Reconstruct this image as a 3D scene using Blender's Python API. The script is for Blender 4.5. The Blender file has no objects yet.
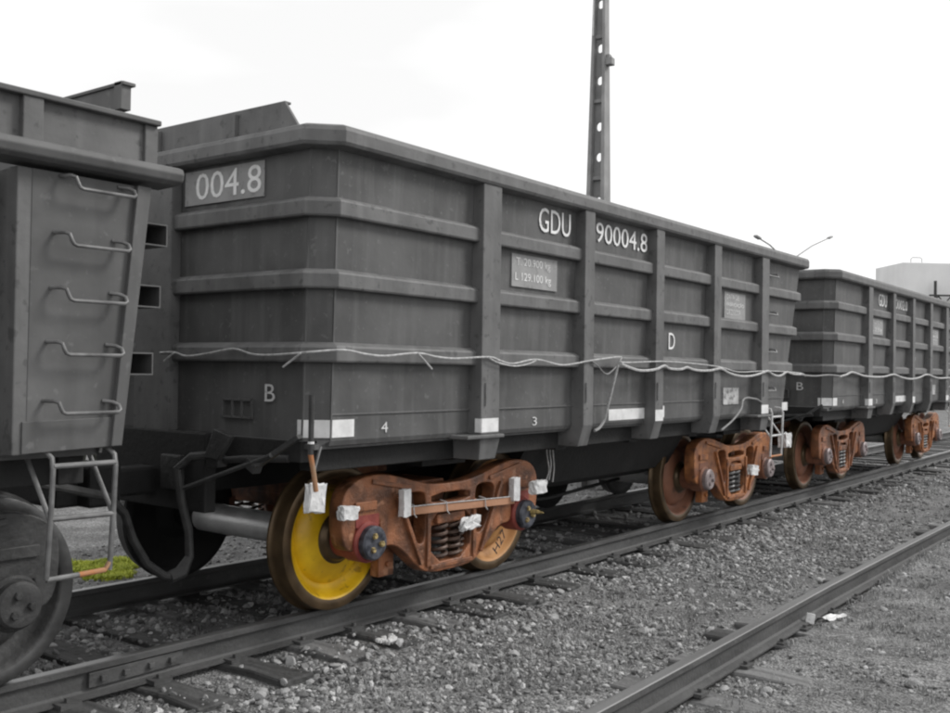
import bpy, bmesh, math, random
import numpy as np
from mathutils import Matrix, Vector
R_ = math.radians
random.seed(7)
rng = np.random.default_rng(11)
S = bpy.context.scene
COL = S.collection

# ------------------------------------------------------------------ camera
cam = bpy.data.objects.new('camera', bpy.data.cameras.new('camera'))
COL.objects.link(cam)
right = Vector((0.60338549, -0.79730908, 0.01497285))
down = Vector((0.01960603, -0.00393808, -0.99980003))
fwd = Vector((0.79720861, 0.60355838, 0.01325589))
M = Matrix((right, -down, -fwd)).transposed().to_4x4()
M.translation = (0, 0, 1.62)
cam.matrix_world = M
cam.data.sensor_width = 36
cam.data.lens = 36 * 996.2 / 950
cam.data.clip_end = 3000
cam.data.clip_start = 0.05
S.camera = cam

# ------------------------------------------------------------------ sky, sun, exposure
SUN_EL, SUN_AZ = R_(58), R_(140)      # overcast: a broad, weak sun behind the camera
W = bpy.data.worlds.new('World')
S.world = W
W.use_nodes = True
nt = W.node_tree
nt.nodes.clear()
def N(t, ty, **k):
    n = t.nodes.new(ty)
    for a, b in k.items():
        setattr(n, a, b)
    return n
sky = N(nt, 'ShaderNodeTexSky', sky_type='NISHITA', sun_disc=False, sun_elevation=SUN_EL, sun_rotation=SUN_AZ)
bw = N(nt, 'ShaderNodeRGBToBW')
tc = N(nt, 'ShaderNodeTexCoord')
mp = N(nt, 'ShaderNodeMapping'); mp.inputs['Scale'].default_value = (1, 1, 3.0)
nz = N(nt, 'ShaderNodeTexNoise'); nz.inputs['Scale'].default_value = 2.2; nz.inputs['Detail'].default_value = 4
rp = N(nt, 'ShaderNodeMapRange'); rp.inputs['From Min'].default_value = .33; rp.inputs['From Max'].default_value = .62
rp.inputs['To Min'].default_value = 8.5; rp.inputs['To Max'].default_value = 10.4
mx = N(nt, 'ShaderNodeMix', data_type='FLOAT'); mx.inputs['Factor'].default_value = .9
bg = N(nt, 'ShaderNodeBackground'); bg.inputs['Strength'].default_value = .085
out = N(nt, 'ShaderNodeOutputWorld')
L = nt.links.new
L(sky.outputs[0], bw.inputs[0]); L(tc.outputs['Generated'], mp.inputs[0]); L(mp.outputs[0], nz.inputs['Vector'])
L(nz.outputs[0], rp.inputs['Value']); L(bw.outputs[0], mx.inputs['A']); L(rp.outputs[0], mx.inputs['B'])
L(mx.outputs['Result'], bg.inputs['Color']); L(bg.outputs[0], out.inputs[0])
sl = bpy.data.lights.new('sun', 'SUN'); sl.energy = 1.5; sl.angle = R_(16); sl.color = (1, .985, .96)
so = bpy.data.objects.new('sun', sl); COL.objects.link(so)
# direction towards the sun: behind the camera, to the right
sd = Vector((.80, -.70, .85)).normalized()
so.rotation_euler = sd.to_track_quat('Z', 'Y').to_euler()
sky.sun_elevation = math.asin(sd.z); sky.sun_rotation = math.atan2(sd.x, sd.y)
S.view_settings.view_transform = 'Standard'
S.view_settings.look = 'None'
S.view_settings.exposure = 0.52
S.view_settings.gamma = 1
S.cycles.pixel_filter_type = 'BLACKMAN_HARRIS'
S.cycles.filter_width = 2.2

# ------------------------------------------------------------------ materials
def mat(name, c1, c2=None, scale=4, rough=.7, metal=0, bump=.0, bscale=40, stretch=None, detail=6,
        streak=None, lo=.35, hi=.65, spots=None, dist=.01, spec=.5):
    m = bpy.data.materials.new(name); m.use_nodes = True
    t = m.node_tree; b = t.nodes['Principled BSDF']
    b.inputs['Roughness'].default_value = rough; b.inputs['Metallic'].default_value = metal
    b.inputs['Specular IOR Level'].default_value = spec
    def col(c):
        return (c, c, c, 1) if isinstance(c, (int, float)) else (*c, 1)
    if c2 is None:
        c2 = c1
    co = N(t, 'ShaderNodeTexCoord'); ob = co.outputs['Object']
    oi = N(t, 'ShaderNodeObjectInfo')
    off = N(t, 'ShaderNodeVectorMath', operation='MULTIPLY_ADD')
    off.inputs[1].default_value = (1, 1, 1)
    t.links.new(ob, off.inputs[0])
    sc = N(t, 'ShaderNodeVectorMath', operation='SCALE'); sc.inputs['Scale'].default_value = 17.0
    cr = N(t, 'ShaderNodeCombineXYZ')
    for i in range(3):
        t.links.new(oi.outputs['Random'], cr.inputs[i])
    t.links.new(cr.outputs[0], sc.inputs[0]); t.links.new(sc.outputs[0], off.inputs[2])
    vec = off.outputs[0]
    mpn = N(t, 'ShaderNodeMapping'); mpn.inputs['Scale'].default_value = stretch or (1, 1, 1)
    t.links.new(vec, mpn.inputs[0])
    n1 = N(t, 'ShaderNodeTexNoise'); n1.inputs['Scale'].default_value = scale; n1.inputs['Detail'].default_value = detail
    t.links.new(mpn.outputs[0], n1.inputs['Vector'])
    r1 = N(t, 'ShaderNodeValToRGB'); r1.color_ramp.elements[0].position = lo; r1.color_ramp.elements[1].position = hi
    r1.color_ramp.elements[0].color = col(c1); r1.color_ramp.elements[1].color = col(c2)
    t.links.new(n1.outputs[0], r1.inputs[0])
    colr = r1.outputs[0]
    def over(colr, c, sc_, st, lo_, hi_, amt):
        mm = N(t, 'ShaderNodeMapping'); mm.inputs['Scale'].default_value = st
        t.links.new(vec, mm.inputs[0])
        n = N(t, 'ShaderNodeTexNoise'); n.inputs['Scale'].default_value = sc_; n.inputs['Detail'].default_value = 5
        t.links.new(mm.outputs[0], n.inputs['Vector'])
        mr = N(t, 'ShaderNodeMapRange'); mr.inputs['From Min'].default_value = lo_; mr.inputs['From Max'].default_value = hi_
        mr.inputs['To Max'].default_value = amt
        t.links.new(n.outputs[0], mr.inputs['Value'])
        x = N(t, 'ShaderNodeMix', data_type='RGBA')
        t.links.new(mr.outputs[0], x.inputs['Factor']); t.links.new(colr, x.inputs['A']); x.inputs['B'].default_value = col(c)
        return x.outputs['Result'], n.outputs[0]
    if streak:
        colr, _ = over(colr, streak[0], streak[1], (1, 1, .08), .5, .72, streak[2])
    if spots:
        colr, _ = over(colr, spots[0], spots[1], (1, 1, 1), spots[3], spots[3] + .08, spots[2])
    t.links.new(colr, b.inputs['Base Color'])
    rr = N(t, 'ShaderNodeMapRange'); rr.inputs['To Min'].default_value = max(.05, rough - .15); rr.inputs['To Max'].default_value = min(1, rough + .15)
    t.links.new(n1.outputs[0], rr.inputs['Value']); t.links.new(rr.outputs[0], b.inputs['Roughness'])
    if bump:
        n2 = N(t, 'ShaderNodeTexNoise'); n2.inputs['Scale'].default_value = bscale; n2.inputs['Detail'].default_value = 6
        t.links.new(vec, n2.inputs['Vector'])
        bp = N(t, 'ShaderNodeBump'); bp.inputs['Strength'].default_value = bump; bp.inputs['Distance'].default_value = dist
        t.links.new(n2.outputs[0], bp.inputs['Height']); t.links.new(bp.outputs[0], b.inputs['Normal'])
    return m

paint = mat('wagon_paint', .100, .150, 3.5, .60, 0, .5, 14, streak=(.20, 11, .45), spots=(.06, 17, .6, .60), dist=.006, spec=.35)  # lighter than the plates: glow along top rails and posts put into the colour
paint_lo = mat('wagon_paint_panel', .068, .112, 2.4, .60, 0, .5, 12, streak=(.145, 13, .55), spots=(.17, 24, .45, .62), dist=.006, spec=.35)  # darker copy of the wagon paint, recess shade of the plates painted in
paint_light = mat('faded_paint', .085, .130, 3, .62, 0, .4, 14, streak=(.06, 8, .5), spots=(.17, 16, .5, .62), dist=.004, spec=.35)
stencil = mat('stencil_plate_paint', .25, .32, 6, .7, 0, .2, 20, spots=(.13, 25, .5, .6))
white = mat('white_lettering', .72, .84, 14, .7, spots=(.35, 40, .6, .62))
wornp = mat('worn_plate_paint', .34, .52, 9, .75, spots=(.13, 22, .8, .54))
lettergrey = mat('worn_lettering', .52, .70, 30, .75, spots=(.30, 60, .7, .60))
tape = mat('reflective_tape', .62, .80, 10, .45, spots=(.33, 35, .5, .64))
dark = mat('underframe_black', .009, .020, 6, .75, 0, .4, 30)
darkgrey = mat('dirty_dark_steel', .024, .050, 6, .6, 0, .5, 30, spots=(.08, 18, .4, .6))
steel = mat('bare_steel', .60, .78, 6, .35, .35, .2, 30, stretch=(1, 1, 1))
rung = mat('grey_rung_paint', .12, .21, 12, .45, .3, .1, 40)
rungpale = mat('pale_rung_paint', .42, .62, 12, .5)
rungrust = mat('rusty_orange_rung', (.42, .15, .045), (.32, .22, .14), 12, .7)
rustA = mat('red_brown_rust', (.105, .044, .022), (.33, .130, .058), 7, .50, 0, .9, 55, streak=((.05, .03, .025), 9, .55), spots=((.40, .20, .115), 11, .7, .60), dist=.007, detail=10)
rustB = mat('orange_rust', (.17, .062, .026), (.44, .175, .062), 7, .55, 0, .9, 55, streak=((.07, .035, .025), 9, .5), spots=((.09, .04, .028), 12, .7, .57), dist=.007, detail=10)
rustC = mat('brown_wheel_rust', (.15, .062, .036), (.26, .115, .068), 4, .6, 0, .25, 30, spots=((.06, .035, .025), 9, .6, .6), dist=.004)
rustTan = mat('tan_wheel_paint', (.40, .18, .055), (.52, .27, .10), 5, .6, 0, .2, 30)
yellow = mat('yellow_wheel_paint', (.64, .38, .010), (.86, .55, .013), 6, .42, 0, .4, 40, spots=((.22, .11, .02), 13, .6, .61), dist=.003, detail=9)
def shaded_top(m, c, z0, z1):
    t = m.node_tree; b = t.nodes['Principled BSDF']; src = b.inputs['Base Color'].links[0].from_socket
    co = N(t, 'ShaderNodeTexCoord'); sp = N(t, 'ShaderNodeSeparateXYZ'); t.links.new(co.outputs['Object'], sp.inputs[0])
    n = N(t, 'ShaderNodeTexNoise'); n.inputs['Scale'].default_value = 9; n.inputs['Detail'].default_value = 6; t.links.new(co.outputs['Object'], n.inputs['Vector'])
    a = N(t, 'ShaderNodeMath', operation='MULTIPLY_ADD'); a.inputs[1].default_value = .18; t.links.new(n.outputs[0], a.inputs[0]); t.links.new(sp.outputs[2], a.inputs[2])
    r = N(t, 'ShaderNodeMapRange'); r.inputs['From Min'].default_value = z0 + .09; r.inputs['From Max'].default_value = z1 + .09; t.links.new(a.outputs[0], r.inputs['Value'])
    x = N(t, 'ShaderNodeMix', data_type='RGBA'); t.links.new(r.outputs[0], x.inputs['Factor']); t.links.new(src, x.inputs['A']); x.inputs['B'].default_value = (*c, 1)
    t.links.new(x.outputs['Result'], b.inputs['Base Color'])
shaded_top(yellow, (.075, .042, .022), .68, .86)  # side frame's shadow on the upper wheel, painted in as dark brown
treadg = mat('grey_wheel_tread', .05, .10, 6, .38, .55, .15, 40)
tread = mat('dark_wheel_tread', (.070, .047, .026), (.135, .090, .048), 6, .38, .55, .15, 40)
redring = mat('red_primer', (.20, .035, .03), (.30, .07, .05), 10, .6, 0, .3, 40)
bluecap = mat('blue_grey_cap', (.025, .028, .038), (.095, .10, .12), 22, .5, .3, .3, 40)
chalky = mat('yellowed_bolt', (.10, .07, .03), (.50, .38, .15), 45, .5, 0, .6, 80)
capgrey = mat('grey_cap', (.18, .15, .15), (.34, .29, .29), 12, .5, .3, .3, 40)
springm = mat('spring_steel', (.06, .04, .032), (.13, .085, .065), 10, .5, .1, .3, 40)
springg = mat('spring_steel_pale', .12, .24, 10, .45, .3, .3, 40)
foam = mat('white_wrap', .55, .74, 18, .8, 0, .8, 60, spots=(.30, 26, .5, .62), dist=.004)
wood_r = mat('reddish_batten', (.30, .14, .075), (.42, .22, .13), 8, .7, 0, .3, 40, stretch=(.2, 1, 1))
rope = mat('pale_cord', .34, .56, 30, .8)
ropeg = mat('grey_strap', .20, .30, 30, .8)
rubber = mat('hose_rubber', .028, .05, 14, .6, 0, .3, 60)
railside = mat('rail_side', .048, .085, 9, .7, 0, .6, 30, stretch=(.25, 1, 1), spots=(.13, 12, .3, .62))
railtop_m = mat('rail_running_top', .11, .20, 8, .33, .6, .1, 40, stretch=(.05, 1, 1))
railtop_f = mat('idle_rail_top', .15, .23, 8, .5, .3, .2, 40, stretch=(.05, 1, 1))
sleeperm = mat('weathered_sleeper_wood', .034, .085, 5, .85, 0, .9, 26, stretch=(3.5, .25, 3.5), spots=(.018, 14, .6, .6), dist=.012)
sleeperl = mat('pale_sleeper_wood', .10, .19, 5, .85, 0, .9, 26, stretch=(3.5, .25, 3.5), spots=(.04, 14, .6, .6), dist=.012)
concrete = mat('pole_concrete', .22, .33, 3, .85, 0, .4, 40, streak=(.24, 6, .5))
whitewall = mat('white_tank_wall', .72, .82, .3, .8, streak=(.58, .3, .5))
leafm = mat('hedge_leaf', (.035, .038, .03), (.085, .09, .075), .6, .6)
grassgrey = mat('dry_weed', .20, .40, 3, .8)
grassgreen = mat('fresh_green_grass', (.36, .42, .05), (.55, .60, .08), 4, .7)
lampm = mat('lamp_metal', .18, .26, 5, .5, .3)

# ------------------------------------------------------------------ mesh helpers
class MB:
    def __init__(s):
        s.v = []; s.f = []; s.m = []; s.sm = []
    def add(s, vs, fs, mi=0, smooth=False):
        o = len(s.v)
        s.v += [tuple(p) for p in vs]
        for f in fs:
            s.f.append(tuple(i + o for i in f)); s.m.append(mi); s.sm.append(smooth)
        return s
    def box(s, x0, x1, y0, y1, z0, z1, mi=0):
        v = [(x0, y0, z0), (x1, y0, z0), (x1, y1, z0), (x0, y1, z0), (x0, y0, z1), (x1, y0, z1), (x1, y1, z1), (x0, y1, z1)]
        return s.add(v, [(0, 3, 2, 1), (4, 5, 6, 7), (0, 1, 5, 4), (1, 2, 6, 5), (2, 3, 7, 6), (3, 0, 4, 7)], mi)
    def hexa(s, v, mi=0):
        return s.add(v, [(0, 3, 2, 1), (4, 5, 6, 7), (0, 1, 5, 4), (1, 2, 6, 5), (2, 3, 7, 6), (3, 0, 4, 7)], mi)
    def prism_x(s, prof, x0, x1, mi=0):          # prof: (y,z) polygon, swept along x
        n = len(prof)
        v = [(x0, y, z) for y, z in prof] + [(x1, y, z) for y, z in prof]
        f = [tuple(range(n))[::-1], tuple(range(n, 2 * n))] + [(i, (i + 1) % n, n + (i + 1) % n, n + i) for i in range(n)]
        return s.add(v, f, mi)
    def bar(s, a, b, w, h, mi=0, up=(0, 0, 1)):
        a = Vector(a); b = Vector(b); d = (b - a).normalized(); u = Vector(up)
        if abs(d.dot(u)) > .95: u = Vector((0, 1, 0))
        r = d.cross(u).normalized(); u = r.cross(d)
        v = [p + r * i * w / 2 + u * j * h / 2 for p in (a, b) for i, j in ((-1, -1), (1, -1), (1, 1), (-1, 1))]
        return s.hexa([v[0], v[1], v[2], v[3], v[4], v[5], v[6], v[7]], mi)
    def tube(s, pts, r, n=8, mi=0, cap=True):
        pts = [Vector(p) for p in pts]; rs = r if isinstance(r, (list, tuple)) else [r] * len(pts)
        v = []; pu = None
        for i, p in enumerate(pts):
            d = (pts[min(i + 1, len(pts) - 1)] - pts[max(i - 1, 0)]).normalized()
            if pu is None:
                pu = d.orthogonal().normalized()
            pu = (pu - d * d.dot(pu)).normalized(); q = d.cross(pu)
            for k in range(n):
                a = 2 * math.pi * k / n
                v.append(p + (pu * math.cos(a) + q * math.sin(a)) * rs[i])
        f = []
        for i in range(len(pts) - 1):
            for k in range(n):
                f.append((i * n + k, i * n + (k + 1) % n, (i + 1) * n + (k + 1) % n, (i + 1) * n + k))
        s.add(v, f, mi, True)
        if cap:
            o = len(s.v) - len(v)
            s.f += [tuple(o + k for k in range(n))[::-1], tuple(o + (len(pts) - 1) * n + k for k in range(n))]
            s.m += [mi, mi]; s.sm += [False, False]
        return s
    def lathe_y(s, prof, c, n=48, mis=None, sharp=False):    # prof: (radius, y); axis along y
        v = []
        for r, y in prof:
            for k in range(n):
                a = 2 * math.pi * k / n
                v.append((c[0] + r * math.cos(a), c[1] + y, c[2] + r * math.sin(a)))
        o = len(s.v); s.v += v
        for i in range(len(prof) - 1):
            for k in range(n):
                s.f.append((o + i * n + k, o + i * n + (k + 1) % n, o + (i + 1) * n + (k + 1) % n, o + (i + 1) * n + k))
                s.m.append(mis[i] if mis else 0); s.sm.append(True)
        for e in (0, len(prof) - 1):
            if prof[e][0] > .0005:
                s.f.append(tuple(o + e * n + k for k in range(n))); s.m.append(mis[min(e, len(mis) - 1)] if mis else 0); s.sm.append(False)
        return s
    def build(s, name, mats, parent=None, bevel=0, seg=2, loc=None, sharp=35):
        me = bpy.data.meshes.new(name)
        me.from_pydata(s.v, [], s.f)
        if not isinstance(mats, (list, tuple)): mats = [mats]
        for m in mats: me.materials.append(m)
        me.polygons.foreach_set('material_index', s.m)
        me.polygons.foreach_set('use_smooth', s.sm)
        me.update()
        bm = bmesh.new(); bm.from_mesh(me); bmesh.ops.recalc_face_normals(bm, faces=bm.faces); bm.to_mesh(me); bm.free()
        if any(s.sm):
            me.set_sharp_from_angle(angle=R_(sharp))
        o = bpy.data.objects.new(name, me); COL.objects.link(o)
        if parent: o.parent = parent
        if loc: o.location = loc
        if bevel:
            b = o.modifiers.new('bevel', 'BEVEL'); b.width = bevel; b.segments = seg; b.limit_method = 'ANGLE'; b.angle_limit = R_(40)
            b.harden_normals = False
        return o

def tag(o, label=None, cat=None, group=None, kind=None):
    if label: o['label'] = label
    if cat: o['category'] = cat
    if group: o['group'] = group
    if kind: o['kind'] = kind
    return o
def empty(name, loc, label, cat, group=None, rz=0):
    o = bpy.data.objects.new(name, None); COL.objects.link(o); o.location = loc; o.rotation_euler.z = rz
    o.empty_display_size = .2
    return tag(o, label, cat, group)
def copy_tree(o, parent=None):
    c = o.copy(); COL.objects.link(c)
    if parent: c.parent = parent
    for ch in list(KIDS(o)): copy_tree(ch, c)
    return c
def KIDS(o):
    return [x for x in bpy.data.objects if x.parent == o]

def plate_curve(name, outer, holes, y0, y1, m, parent, bev=.012):
    """casting with windows: outline in x,z, depth y0..y1, rounded edges"""
    cu = bpy.data.curves.new(name, 'CURVE'); cu.dimensions = '2D'; cu.fill_mode = 'BOTH'
    for pl in [outer] + holes:
        sp = cu.splines.new('POLY'); sp.points.add(len(pl) - 1)
        for i, (x, z) in enumerate(pl): sp.points[i].co = (x, z, 0, 1)
        sp.use_cyclic_u = True
    cu.extrude = abs(y1 - y0) / 2 - bev; cu.bevel_depth = bev; cu.bevel_resolution = 2; cu.offset = -bev
    t = bpy.data.objects.new(name, cu); COL.objects.link(t)
    me = bpy.data.meshes.new_from_object(t)
    bpy.data.objects.remove(t)
    me.transform(Matrix.Rotation(R_(90), 4, 'X')); me.transform(Matrix.Translation((0, (y0 + y1) / 2, 0)))
    me.materials.clear(); me.materials.append(m)
    me.shade_smooth(); me.set_sharp_from_angle(angle=R_(50))
    o = bpy.data.objects.new(name, me); COL.objects.link(o)
    if parent: o.parent = parent
    return o

def smooth_poly(pts, rounds=2):
    for _ in range(rounds):
        q = []
        for i in range(len(pts)):
            a = pts[i]; b = pts[(i + 1) % len(pts)]
            q += [(a[0] * .75 + b[0] * .25, a[1] * .75 + b[1] * .25), (a[0] * .25 + b[0] * .75, a[1] * .25 + b[1] * .75)]
        pts = q
    return pts

def text_mesh(body, w, h, ls=1.0):
    cu = bpy.data.curves.new('t', 'FONT'); cu.body = body; cu.align_x = 'LEFT'; cu.extrude = .0008; cu.space_line = ls
    cu.resolution_u = 3
    t = bpy.data.objects.new('t', cu); COL.objects.link(t)
    me = bpy.data.meshes.new_from_object(t); bpy.data.objects.remove(t)
    xs = [v.co.x for v in me.vertices]; ys = [v.co.y for v in me.vertices]
    x0, x1, y0, y1 = min(xs), max(xs), min(ys), max(ys)
    for v in me.vertices:
        v.co.x = (v.co.x - x0) / (x1 - x0) * w; v.co.y = (v.co.y - y0) / (y1 - y0) * h
    return me
def text(name, body, w, h, loc, m, parent, end=False, ls=1.0):
    me = text_mesh(body, w, h, ls); me.materials.clear(); me.materials.append(m)
    o = bpy.data.objects.new(name, me); COL.objects.link(o); o.parent = parent; o.location = loc
    o.rotation_euler = (R_(90), 0, R_(-90) if end else 0)
    return o

# ------------------------------------------------------------------ ground
def gnoise(x, y):
    r = np.zeros_like(x)
    for k, (fx, fy, p, a) in enumerate([(1.3, .9, .3, .5), (2.7, 3.1, 1.7, .35), (5.3, 6.1, 4.1, .2), (11.1, 9.7, 2.2, .14), (23, 19, .7, .09)]):
        r += a * np.sin(fx * x + p + 1.7 * np.sin(.7 * fy * y + k)) * np.cos(fy * y + 2 * p + 1.3 * np.sin(.6 * fx * x))
    return r
def gz(x, y):
    x = np.asarray(x, float); y = np.asarray(y, float)
    near = np.exp(-((x - 8) / 22) ** 2)
    z = -.205 + .013 * gnoise(x, y) * near
    # the formation falls away beyond the train
    z = z - .10 * np.clip((y - 7.2) / .9, 0, 1)
    # low dip between the two tracks and weeds silting up the foreground rail further off
    z = z - .02 * np.exp(-((y - 3.6) / .35) ** 2)
    z = z + .085 * np.clip((x - 7.8) / 2.2, 0, 1) * np.clip((2.45 - y) / .12, 0, 1)
    z = z - .018 * np.exp(-((y - 2.72) / .16) ** 2)
    z = z + .03 * np.clip((2.2 - y) / .6, 0, 1) + .035 * np.clip((x - 6.0) / .4, 0, 1) * np.clip((2.38 - y) / .05, 0, 1)
    return z
def axis(vals):
    return np.unique(np.round(np.concatenate(vals), 4))
xs = axis([np.linspace(-600, -40, 15), np.linspace(-40, 0, 30), np.arange(0, 14, .06), np.arange(14, 26, .15), np.linspace(26, 80, 40), np.linspace(80, 1200, 25)])
ys = axis([np.linspace(-600, -10, 12), np.linspace(-10, .8, 12), np.arange(.8, 9, .06), np.arange(9, 16, .3), np.linspace(16, 60, 20), np.linspace(60, 1200, 20)])
X, Y = np.meshgrid(xs, ys, indexing='ij')
Z = gz(X, Y)
nx, ny = X.shape
me = bpy.data.meshes.new('ground')
me.from_pydata(np.stack([X, Y, Z], -1).reshape(-1, 3).tolist(), [],
               [(i * ny + j, (i + 1) * ny + j, (i + 1) * ny + j + 1, i * ny + j + 1) for i in range(nx - 1) for j in range(ny - 1)])
me.shade_smooth()
ground = bpy.data.objects.new('ground', me); COL.objects.link(ground); tag(ground, kind='structure')
gm = bpy.data.materials.new('gravelly_ground'); gm.use_nodes = True
t = gm.node_tree; b = t.nodes['Principled BSDF']; b.inputs['Roughness'].default_value = .95; b.inputs['Specular IOR Level'].default_value = .2
co = N(t, 'ShaderNodeTexCoord')
def tex(ty, sc, **k):
    n = N(t, ty); n.inputs['Scale'].default_value = sc
    for a, v in k.items(): n.inputs[a].default_value = v
    t.links.new(co.outputs['Object'], n.inputs['Vector']); return n
v1 = tex('ShaderNodeTexVoronoi', 55); n1 = tex('ShaderNodeTexNoise', 2.4, Detail=8); n2 = tex('ShaderNodeTexNoise', 60, Detail=5); v2 = tex('ShaderNodeTexVoronoi', 90)
r1 = N(t, 'ShaderNodeValToRGB'); r1.color_ramp.elements[0].color = (.11, .11, .11, 1); r1.color_ramp.elements[1].color = (.42, .42, .42, 1)
mxv = N(t, 'ShaderNodeMix', data_type='RGBA', blend_type='MULTIPLY'); mxv.inputs['Factor'].default_value = .8
t.links.new(v1.outputs['Color'], r1.inputs[0])
rr = N(t, 'ShaderNodeValToRGB'); rr.color_ramp.elements[0].position = .3; rr.color_ramp.elements[1].position = .7
rr.color_ramp.elements[0].color = (.36, .36, .36, 1); rr.color_ramp.elements[1].color = (1, 1, 1, 1)
t.links.new(n1.outputs[0], rr.inputs[0])
t.links.new(r1.outputs[0], mxv.inputs['A']); t.links.new(rr.outputs[0], mxv.inputs['B'])
mx2 = N(t, 'ShaderNodeMix', data_type='RGBA', blend_type='OVERLAY'); mx2.inputs['Factor'].default_value = .7
t.links.new(mxv.outputs['Result'], mx2.inputs['A']); t.links.new(n2.outputs[0], mx2.inputs['B'])
t.links.new(mx2.outputs['Result'], b.inputs['Base Color'])
bp = N(t, 'ShaderNodeBump'); bp.inputs['Strength'].default_value = .8; bp.inputs['Distance'].default_value = .02
ad = N(t, 'ShaderNodeMath', operation='ADD'); t.links.new(v1.outputs['Distance'], ad.inputs[0]); t.links.new(n2.outputs[0], ad.inputs[1])
t.links.new(ad.outputs[0], bp.inputs['Height']); t.links.new(bp.outputs[0], b.inputs['Normal'])
me.materials.append(gm)

# ------------------------------------------------------------------ loose stones (ballast)
def stone_mat():
    m = bpy.data.materials.new('ballast_stone'); m.use_nodes = True
    t = m.node_tree; b = t.nodes['Principled BSDF']; b.inputs['Roughness'].default_value = .9; b.inputs['Specular IOR Level'].default_value = .25
    g = N(t, 'ShaderNodeNewGeometry'); r = N(t, 'ShaderNodeValToRGB')
    e = r.color_ramp.elements; e[0].color = (.10, .10, .10, 1); e[1].color = (.55, .55, .55, 1)
    x = r.color_ramp.elements.new(.45); x.color = (.23, .23, .23, 1); x = r.color_ramp.elements.new(.85); x.color = (.34, .34, .34, 1)
    t.links.new(g.outputs['Random Per Island'], r.inputs[0])
    co = N(t, 'ShaderNodeTexCoord'); n = N(t, 'ShaderNodeTexNoise'); n.inputs['Scale'].default_value = 70; n.inputs['Detail'].default_value = 4
    t.links.new(co.outputs['Object'], n.inputs['Vector'])
    mm = N(t, 'ShaderNodeMix', data_type='RGBA', blend_type='OVERLAY'); mm.inputs['Factor'].default_value = .5
    t.links.new(r.outputs[0], mm.inputs['A']); t.links.new(n.outputs[0], mm.inputs['B']); t.links.new(mm.outputs['Result'], b.inputs['Base Color'])
    bp = N(t, 'ShaderNodeBump'); bp.inputs['Strength'].default_value = .5; bp.inputs['Distance'].default_value = .004
    t.links.new(n.outputs[0], bp.inputs['Height']); t.links.new(bp.outputs[0], b.inputs['Normal'])
    return m
stonem = stone_mat()
def stone_shapes(k, sub):
    res = []
    for i in range(k):
        bm = bmesh.new(); bmesh.ops.create_icosphere(bm, subdivisions=sub, radius=1)
        V = np.array([v.co[:] for v in bm.verts]); F = np.array([[v.index for v in f.verts] for f in bm.faces])
        # chop with random planes: angular crushed rock
        for _ in range(7):
            n = rng.normal(size=3); n /= np.linalg.norm(n); d = rng.uniform(.5, .85)
            s_ = V @ n; over = np.clip(s_ - d, 0, None); V = V - over[:, None] * n
        V *= rng.uniform(.94, 1.06, (len(V), 1)); V *= np.array([1, rng.uniform(.65, .95), rng.uniform(.45, .75)])
        bm.free(); res.append((V, F))
    return res
SH1 = stone_shapes(14, 1); SH2 = stone_shapes(10, 2)
def rotm(n):
    q = rng.normal(size=(n, 4)); q /= np.linalg.norm(q, axis=1)[:, None]
    w, x, y, z = q.T
    return np.stack([np.stack([1 - 2 * (y * y + z * z), 2 * (x * y - z * w), 2 * (x * z + y * w)], -1),
                     np.stack([2 * (x * y + z * w), 1 - 2 * (x * x + z * z), 2 * (y * z - x * w)], -1),
                     np.stack([2 * (x * z - y * w), 2 * (y * z + x * w), 1 - 2 * (x * x + y * y)], -1)], 1)
def in_sleeper(px, py):
    m = np.zeros(len(px), bool)
    for sx in SLEEP_M:
        m |= (np.abs(px - sx) < .13) & (py > 4.24) & (py < 7.08)
    for sx in SLEEP_F:
        m |= (np.abs(px - sx) < .12) & (py < 2.84)
    return m
SLEEP_M = [-5.2, -4.5, -3.8, -3.1, -2.4, -1.7, -1.0, -.3, .35, 1.0, 1.65, 2.3, 2.9, 3.45, 3.98, 4.52, 4.98, 5.52, 6.02, 6.52, 7.15, 7.85, 8.5, 9.1, 9.75] + [10.4 + .63 * i for i in range(55)]
SLEEP_F = [-3.9, -3.2, -2.5, -1.8, -1.1, -.4, .3, 1.0, 1.7, 2.4, 3.05, 3.7, 4.4, 5.22, 5.9, 6.55, 7.02, 7.67, 8.28, 8.95, 9.45, 9.97, 10.5, 11.08] + [11.75 + .64 * i for i in range(50)]
def rail_y(x):
    return float(np.interp(x, [-12, 0, 2.6, 4.8, 6.5, 8, 12, 16, 23, 45, 80], [5.0, 4.96, 4.925, 4.865, 4.83, 4.815, 4.81, 4.82, 4.87, 4.95, 5.0]))
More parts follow.
